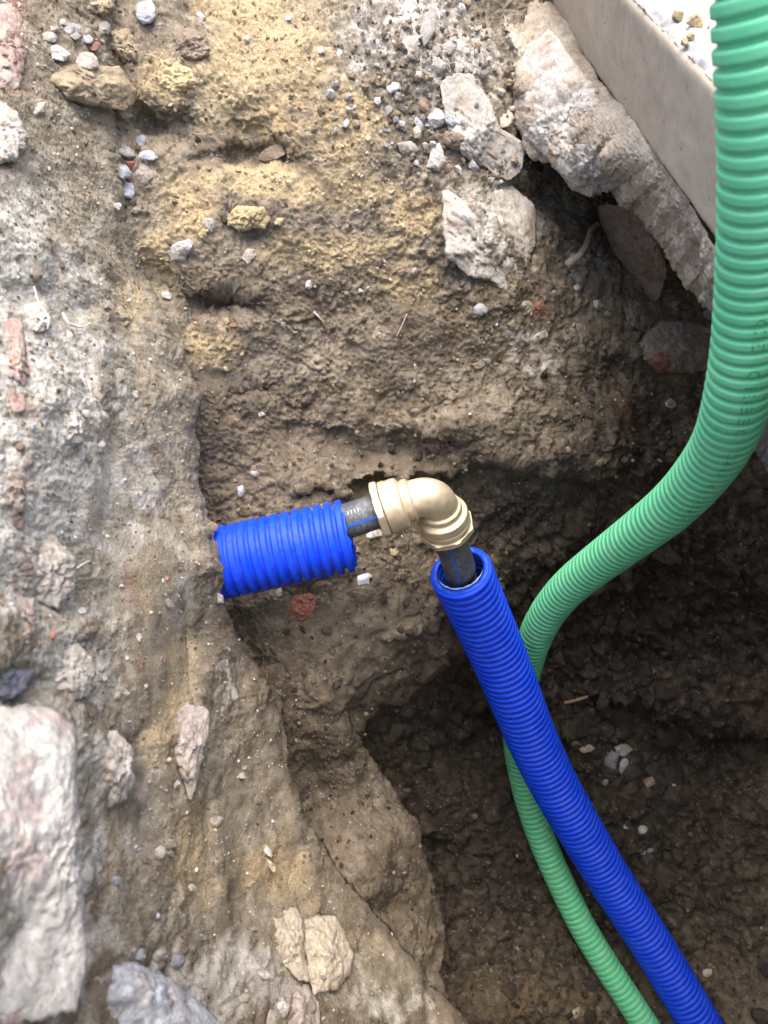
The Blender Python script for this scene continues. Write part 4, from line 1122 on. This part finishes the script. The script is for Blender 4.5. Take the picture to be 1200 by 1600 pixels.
def print_on(C, s, R, fr, text, s0, pitch, wd, ht, ang, parent, mat, name, lw=.00027, lift=.0003, only_crest=True, updir=(1., 0, 0)):
    T, A, B = fr; V_, F_ = [], []
    Rmax = R.max() if np.ndim(R) else R
    def surfpt(ss, yy):
        k = np.clip(np.searchsorted(s, ss), 0, len(s) - 1)
        view = CAMPOS - C[k]; view -= view.dot(T[k]) * T[k]; view /= np.linalg.norm(view)
        side = np.cross(T[k], view)
        rt = RW @ np.array(updir)
        if side.dot(rt) < 0: side = -side
        r_ = R[k] if np.ndim(R) else R
        a = ang(ss) + yy / Rmax
        nrm = view * math.cos(a) + side * math.sin(a)
        return C[k] + nrm * (r_ + lift), r_, T[k], np.cross(nrm, T[k])
    for i, ch in enumerate(text):
        for st in STROKES.get(ch, []):
            pts = []
            for (x0, y0), (x1, y1) in zip(st[:-1], st[1:]):
                L = math.hypot((x1 - x0) * wd, (y1 - y0) * ht); m = max(2, int(L / .0004))
                for t in np.linspace(0, 1, m, endpoint=False): pts.append((x0 + (x1 - x0) * t, y0 + (y1 - y0) * t))
            pts.append(st[-1])
            last = None
            for (x, y) in pts:
                p, r_, tg, cr = surfpt(s0 + i * pitch + x * wd, (y - .5) * ht)
                good = (not only_crest) or r_ > Rmax - .0006
                cur = np.array([p, x * wd, y * ht], dtype=object)
                if good and last is not None:
                    d = p - last[0]; n = np.linalg.norm(d)
                    if 1e-6 < n < .0015:
                        up = p - C[np.clip(np.searchsorted(s, s0 + i * pitch + x * wd), 0, len(s) - 1)]
                        sd_ = np.cross(d, up); sd_ /= np.linalg.norm(sd_) + 1e-12
                        b0 = len(V_); V_.extend([last[0] - sd_ * lw, last[0] + sd_ * lw, p + sd_ * lw, p - sd_ * lw]); F_.append((b0, b0 + 1, b0 + 2, b0 + 3))
                last = (p,) if good else None
    if V_:
        obj(name, mesh_from(name, np.array(V_), F_, False), M[mat], parent)
gu, gv, gd = project(gC)
def s_at_v(vv, lo=0):
    k = np.argmin(np.abs(gv[:len(gv) // 2] - vv)); return gs[k]
sA, sB = s_at_v(470), s_at_v(778)
def gang(x):
    t = np.clip((x - sA) / (sB - sA), 0, 1); return .28 + .5 * t * t
txt = 'CE CEBEC 040 K/0523'
print_on(gC, gs, gR, gfr, txt, sA, (sB - sA) / len(txt), (sB - sA) / len(txt) * .74, .0056, gang, green, 'print_dark', 'print')

# ------------------------------------------------------------------ brass elbow and black water pipe
E = to_world(cam_pt(679, 769, .670))
a2 = np.array([.262, .625, .735]); a2 /= np.linalg.norm(a2); a2 = RW @ a2
N1 = to_world(cam_pt(597, 797, .674)); a1v = N1 - E; a1v -= a1v.dot(a2) * a2; a1v /= np.linalg.norm(a1v)
elbow = empty('brass_elbow', E - np.array([0, 0, .03]), 'brass compression elbow joining the two black pipes', 'pipe fitting')
RB = .019                                     # bend radius
def elbow_body():
    cen = E + (a1v + a2) * RB
    t = np.linspace(0, np.pi / 2, 40)
    arc = cen - RB * (np.cos(t)[:, None] * a2 + np.sin(t)[:, None] * a1v)   # from leg 1 tangent point to leg 2
    # leg 1 runs in from a1v side; arc starts at E + a1v*RB
    x1 = np.linspace(.026, 0, 46, endpoint=False); x2 = np.linspace(0, .026, 47)[1:]
    C = np.concatenate([E + a1v * (RB + x1)[:, None], arc, E + a2 * (RB + x2)[:, None]])
    def prof(x):
        r = np.full(len(x), .0168)
        r = r + .0026 * sstep(.0005, .0025, x) + .0040 * sstep(.0085, .0115, x)
        r = r - .0012 * (1 - np.abs(np.clip((x - .0080) / .0012, -1, 1)))
        r = r + .0006 * sstep(.0205, .0212, x)
        return r
    R = np.concatenate([prof(x1), np.full(40, .0168) + .0007 * np.sin(2 * t) , prof(x2)])
    T, A, B = frames(C)
    P = tube_pts(C, R, 72, (T, A, B))
    P = P + .00025 * perlin(P.reshape(-1, 3) * 160).reshape(P.shape[:2])[..., None] * (P - C[:, None]) / .017
    me = mesh_from('body', P.reshape(-1, 3), grid_faces(len(C), 72, True)); obj('body', me, M['brass'], elbow)
elbow_body()
def nut(dirv, x0, name='nut'):
    """octagonal clamp nut with chamfered corners, bore for the pipe, thin bright ring against the body"""
    ax_ = dirv / np.linalg.norm(dirv)
    a = np.cross(ax_, [0, 0, 1.]) if abs(ax_[2]) < .9 else np.cross(ax_, [1., 0, 0]); a /= np.linalg.norm(a); b = np.cross(ax_, a)
    n = 96; th = np.linspace(0, 2 * np.pi, n, endpoint=False)
    seg = 2 * np.pi / 8
    rp = .0245 / np.cos(((th + .2) % seg) - seg / 2)      # octagon
    def ringp(x, r): return E + ax_ * x + (a[None] * np.cos(th)[:, None] + b[None] * np.sin(th)[:, None]) * np.broadcast_to(np.asarray(r), (n,))[:, None]
    rows = [ringp(x0, .0165), ringp(x0, .0228), ringp(x0 + .0004, np.minimum(rp, .0245)), ringp(x0 + .0012, np.minimum(rp, .0262)), ringp(x0 + .0058, np.minimum(rp, .0262)), ringp(x0 + .0066, np.minimum(rp, .0248)), ringp(x0 + .0070, .0225), ringp(x0 + .0070, .0160), ringp(x0 + .001, .0159)]
    P = np.stack(rows); f = grid_faces(len(rows), n, True)
    me = mesh_from(name, P.reshape(-1, 3), f, False); nt_ = obj(name, me, M['brass'], elbow)
    rows = [ringp(x0 - .0016, .0180), ringp(x0 - .0018, .0218), ringp(x0 - .0002, .0218), ringp(x0 - .0002, .018)]
    P = np.stack(rows); me = mesh_from('sealing_ring', P.reshape(-1, 3), grid_faces(4, n, True)); obj('sealing_ring', me, M['brass_bright'], nt_)
nut(a1v, RB + .0268); nut(a2, RB + .0268)

def pe_pipe(name, C, R, label, stripe_ang):
    C, s = resample(C, .003); fr = frames(C)
    root = empty(name, C[len(C) // 2] - np.array([0, 0, R]), label, 'water pipe')
    P = tube_pts(C, np.full(len(C), R), 48, fr)
    me = mesh_from('pipe_wall', P.reshape(-1, 3), grid_faces(len(C), 48, True)); pw0 = obj('pipe_wall', me, M['black'], root)
    T = fr[0]; rows = []
    for k in range(len(C)):
        view = CAMPOS - C[k]; view = view - view.dot(T[k]) * T[k]; view /= np.linalg.norm(view); side = np.cross(T[k], view)
        rows.append([C[k] + (view * math.cos(q) + side * math.sin(q)) * (R + .00018) for q in np.linspace(stripe_ang - .075, stripe_ang + .075, 5)])
    S_ = np.array(rows); me = mesh_from('stripe', S_.reshape(-1, 3), grid_faces(*S_.shape[:2])); obj('stripe', me, M['stripe'], pw0)
    return pw0, C, s, fr
p0 = E + a1v * (RB + .024)
h1 = spline([p0, E + a1v * .06, E + a1v * .085, E + a1v * .11, W(430, 855, .682), W(280, 892, .681)])
pipeH, hC, hs, hfr = pe_pipe('water_pipe', h1, .0155, 'short black pipe with blue stripe running from the sleeve into the elbow', -.30)
p2 = E + a2 * (RB + .024)
v1 = spline([p2, E + a2 * (RB + .09), E + a2 * (RB + .16) , W(*BL[3])])
pipeV, vC, vs2, vfr = pe_pipe('water_pipe', v1, .0157, 'black pipe with blue stripe dropping from the elbow into the blue conduit', .22)
rC = hC[::-1].copy(); rfr = frames(rC)
print_on(rC, hs, .0155, rfr, '10N -', hs[-1] - .037, .0050, .0030, .0034, lambda x: .42, pipeH, 'print_white', 'print', lw=.0003, lift=.0003, only_crest=False, updir=(0, -1., 0))

# ------------------------------------------------------------------ small organic and odd bits
def strand(name, pts, r0, r1, mat, label, cat, taper=True):
    C = spline([W(u, v, surf(u, v) - off) for (u, v, off) in pts], 20); C, s = resample(C, .0012)
    t = np.linspace(0, 1, len(C)); R = r0 + (r1 - r0) * t
    R = R * (1 + .25 * perlin(np.stack([t * 9, t * 0 + pts[0][0], t * 0], 1)))
    P = tube_pts(C, R, 7); P = np.concatenate([C[:1][:, None].repeat(7, 1), P, C[-1:][:, None].repeat(7, 1)])
    o = obj(name, mesh_from(name, P.reshape(-1, 3), grid_faces(len(P), 7, True)), M[mat]); recenter(o)
    return tag(o, label, cat)
strand('twig', [(882, 1098, .004), (900, 1094, .005), (919, 1088, .004)], .0028, .0018, 'twig', 'short straw-coloured twig on the dark floor right of the blue conduit', 'twig')
strand('root', [(53, 448, .003), (62, 475, .004), (76, 498, .003), (74, 515, .002)], .0005, .0003, 'root', 'thin curved root hanging from the upper left wall', 'root')
strand('root', [(98, 490, .004), (108, 505, .006), (125, 511, .006), (142, 505, .004)], .0010, .0004, 'root', 'pale forked root lying on the left wall ledge', 'root')
strand('root', [(886, 414, .02), (905, 400, .024), (918, 380, .024), (922, 362, .022), (934, 350, .02)], .0045, .0026, 'haunch', 'knobbly grey root-like finger in the void below the kerb', 'root')
strand('straw', [(120, 888, .002), (132, 880, .003), (142, 876, .002)], .0005, .0004, 'root', 'thin straw stuck on the left wall', 'straw')
strand('straw', [(490, 487, .002), (499, 496, .004), (507, 505, .002)], .0009, .0004, 'root', 'thin pale straw in the sandy rim of the bank', 'straw')
strand('straw', [(620, 525, .002), (628, 508, .003), (636, 490, .002)], .0004, .0004, 'root', 'thin straw lying in the back bank', 'straw')
o = pebble(570, 905, 28, 18, -20, 'glass', 'clear bluish plastic shard on the soil below the sleeve', 900, name='shard', cat='shard'); 

# ------------------------------------------------------------------ loose crumbs and grit, too many to count
def ico():
    t = (1 + 5 ** .5) / 2
    v = np.array([(-1, t, 0), (1, t, 0), (-1, -t, 0), (1, -t, 0), (0, -1, t), (0, 1, t), (0, -1, -t), (0, 1, -t), (t, 0, -1), (t, 0, 1), (-t, 0, -1), (-t, 0, 1)], float)
    f = np.array([(0, 11, 5), (0, 5, 1), (0, 1, 7), (0, 7, 10), (0, 10, 11), (1, 5, 9), (5, 11, 4), (11, 10, 2), (10, 7, 6), (7, 1, 8), (3, 9, 4), (3, 4, 2), (3, 2, 6), (3, 6, 8), (3, 8, 9), (4, 9, 5), (2, 4, 11), (6, 2, 10), (8, 6, 7), (9, 8, 1)])
    return v / np.linalg.norm(v[0]), f
IV, IF = ico()
def scatter(name, src, n, smin, smax, pal, label, seed, weight=None, power=3.0):
    r = np.random.default_rng(seed)
    P = src['P']; u, v, d = project(P)
    ok = np.where((u > -40) & (u < 1240) & (v > -40) & (v < 1640))[0]
    wt = d[ok] ** 2
    if weight is not None: wt = wt * weight(u[ok], v[ok], src['m1'][ok])
    pick = r.choice(ok, n, p=wt / wt.sum())
    size = smin + (smax - smin) * r.random(n) ** power
    jit = r.uniform(.6, 1.35, (n, 12, 1)); ax_ = r.uniform(.65, 1.2, (n, 1, 3))
    th = r.uniform(0, 2 * np.pi, n); c, s = np.cos(th), np.sin(th)
    Vv = IV[None] * jit * ax_
    x = Vv[..., 0] * c[:, None] - Vv[..., 1] * s[:, None]; y = Vv[..., 0] * s[:, None] + Vv[..., 1] * c[:, None]
    Vv = np.stack([x, y, Vv[..., 2]], -1) * size[:, None, None]
    toc = CAMPOS - P[pick]; toc /= np.linalg.norm(toc, axis=1)[:, None]
    Vv = Vv + (P[pick] + (np.array([0, 0, .3]) + toc * .3) * size[:, None])[:, None]
    Ff = (IF[None] + (np.arange(n) * 12)[:, None, None]).reshape(-1, 3)
    pal = np.array(pal); col = pal[r.integers(0, len(pal), n)] * r.uniform(.75, 1.2, (n, 1))
    me = mesh_from(name, Vv.reshape(-1, 3), Ff, False)
    attr(me, 'col', np.repeat(col, 12, 0))
    return tag(obj(name, me, M['crumb']), label, name.replace('_', ' '), kind='stuff')
BROWN = [(.16, .12, .085), (.20, .155, .11), (.12, .09, .066), (.24, .19, .135)]
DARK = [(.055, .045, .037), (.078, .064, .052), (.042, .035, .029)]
GRIT = [(.46, .44, .41), (.58, .57, .56), (.40, .38, .36), (.34, .31, .28), (.42, .37, .29), (.30, .17, .13), (.30, .31, .34)]
GREYS = [(.34, .32, .30), (.28, .26, .24), (.40, .39, .37), (.30, .26, .22)]
SANDC = [(.42, .34, .20), (.37, .29, .17), (.47, .39, .25)]
scatter('soil_crumbs', SOIL, 8000, .0007, .0032, BROWN, 'loose brown soil crumbs over the back bank', 1, lambda u, v, m: np.clip(1.1 - m[:, 2], .02, 1) * np.clip(1 - 1.2 * m[:, 0], .05, 1), 4.0)
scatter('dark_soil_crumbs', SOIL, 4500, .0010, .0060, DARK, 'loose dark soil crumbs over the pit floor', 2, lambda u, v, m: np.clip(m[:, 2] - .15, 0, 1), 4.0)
scatter('sand_crumbs', SOIL, 700, .0007, .0028, SANDC, 'loose yellow sand crumbs on the upper bank', 3, lambda u, v, m: np.clip(m[:, 0] - .25, 0, 1), 4.0)
scatter('grit', SOIL, 1500, .0005, .0024, GRIT, 'pale grit and chips sprinkled through the bank', 4, lambda u, v, m: .25 + 2.0 * (v < 320) * (u > 560) + (v < 620) * .6 - .2 * (v > 900), 5.0)
scatter('wall_grit', WALL, 6000, .0004, .0018, GRIT + BROWN + BROWN, 'fine grit and mortar grains clinging to the left wall', 5, None, 3.5)
scatter('ledge_crumbs', LEDGE, 1500, .0008, .0030, BROWN + DARK, 'loose crumbs on the clay ledge', 6)
scatter('rubble_gravel', SOIL, 420, .0018, .0048, GREYS + BROWN, 'grey gravel in the rubble near the leaning slab', 8, lambda u, v, m: np.exp(-(((u - 670) / 90) ** 2 + ((v - 130) / 110) ** 2)) + .4 * np.exp(-(((u - 120) / 60) ** 2 + ((v - 60) / 40) ** 2)), 2.0)
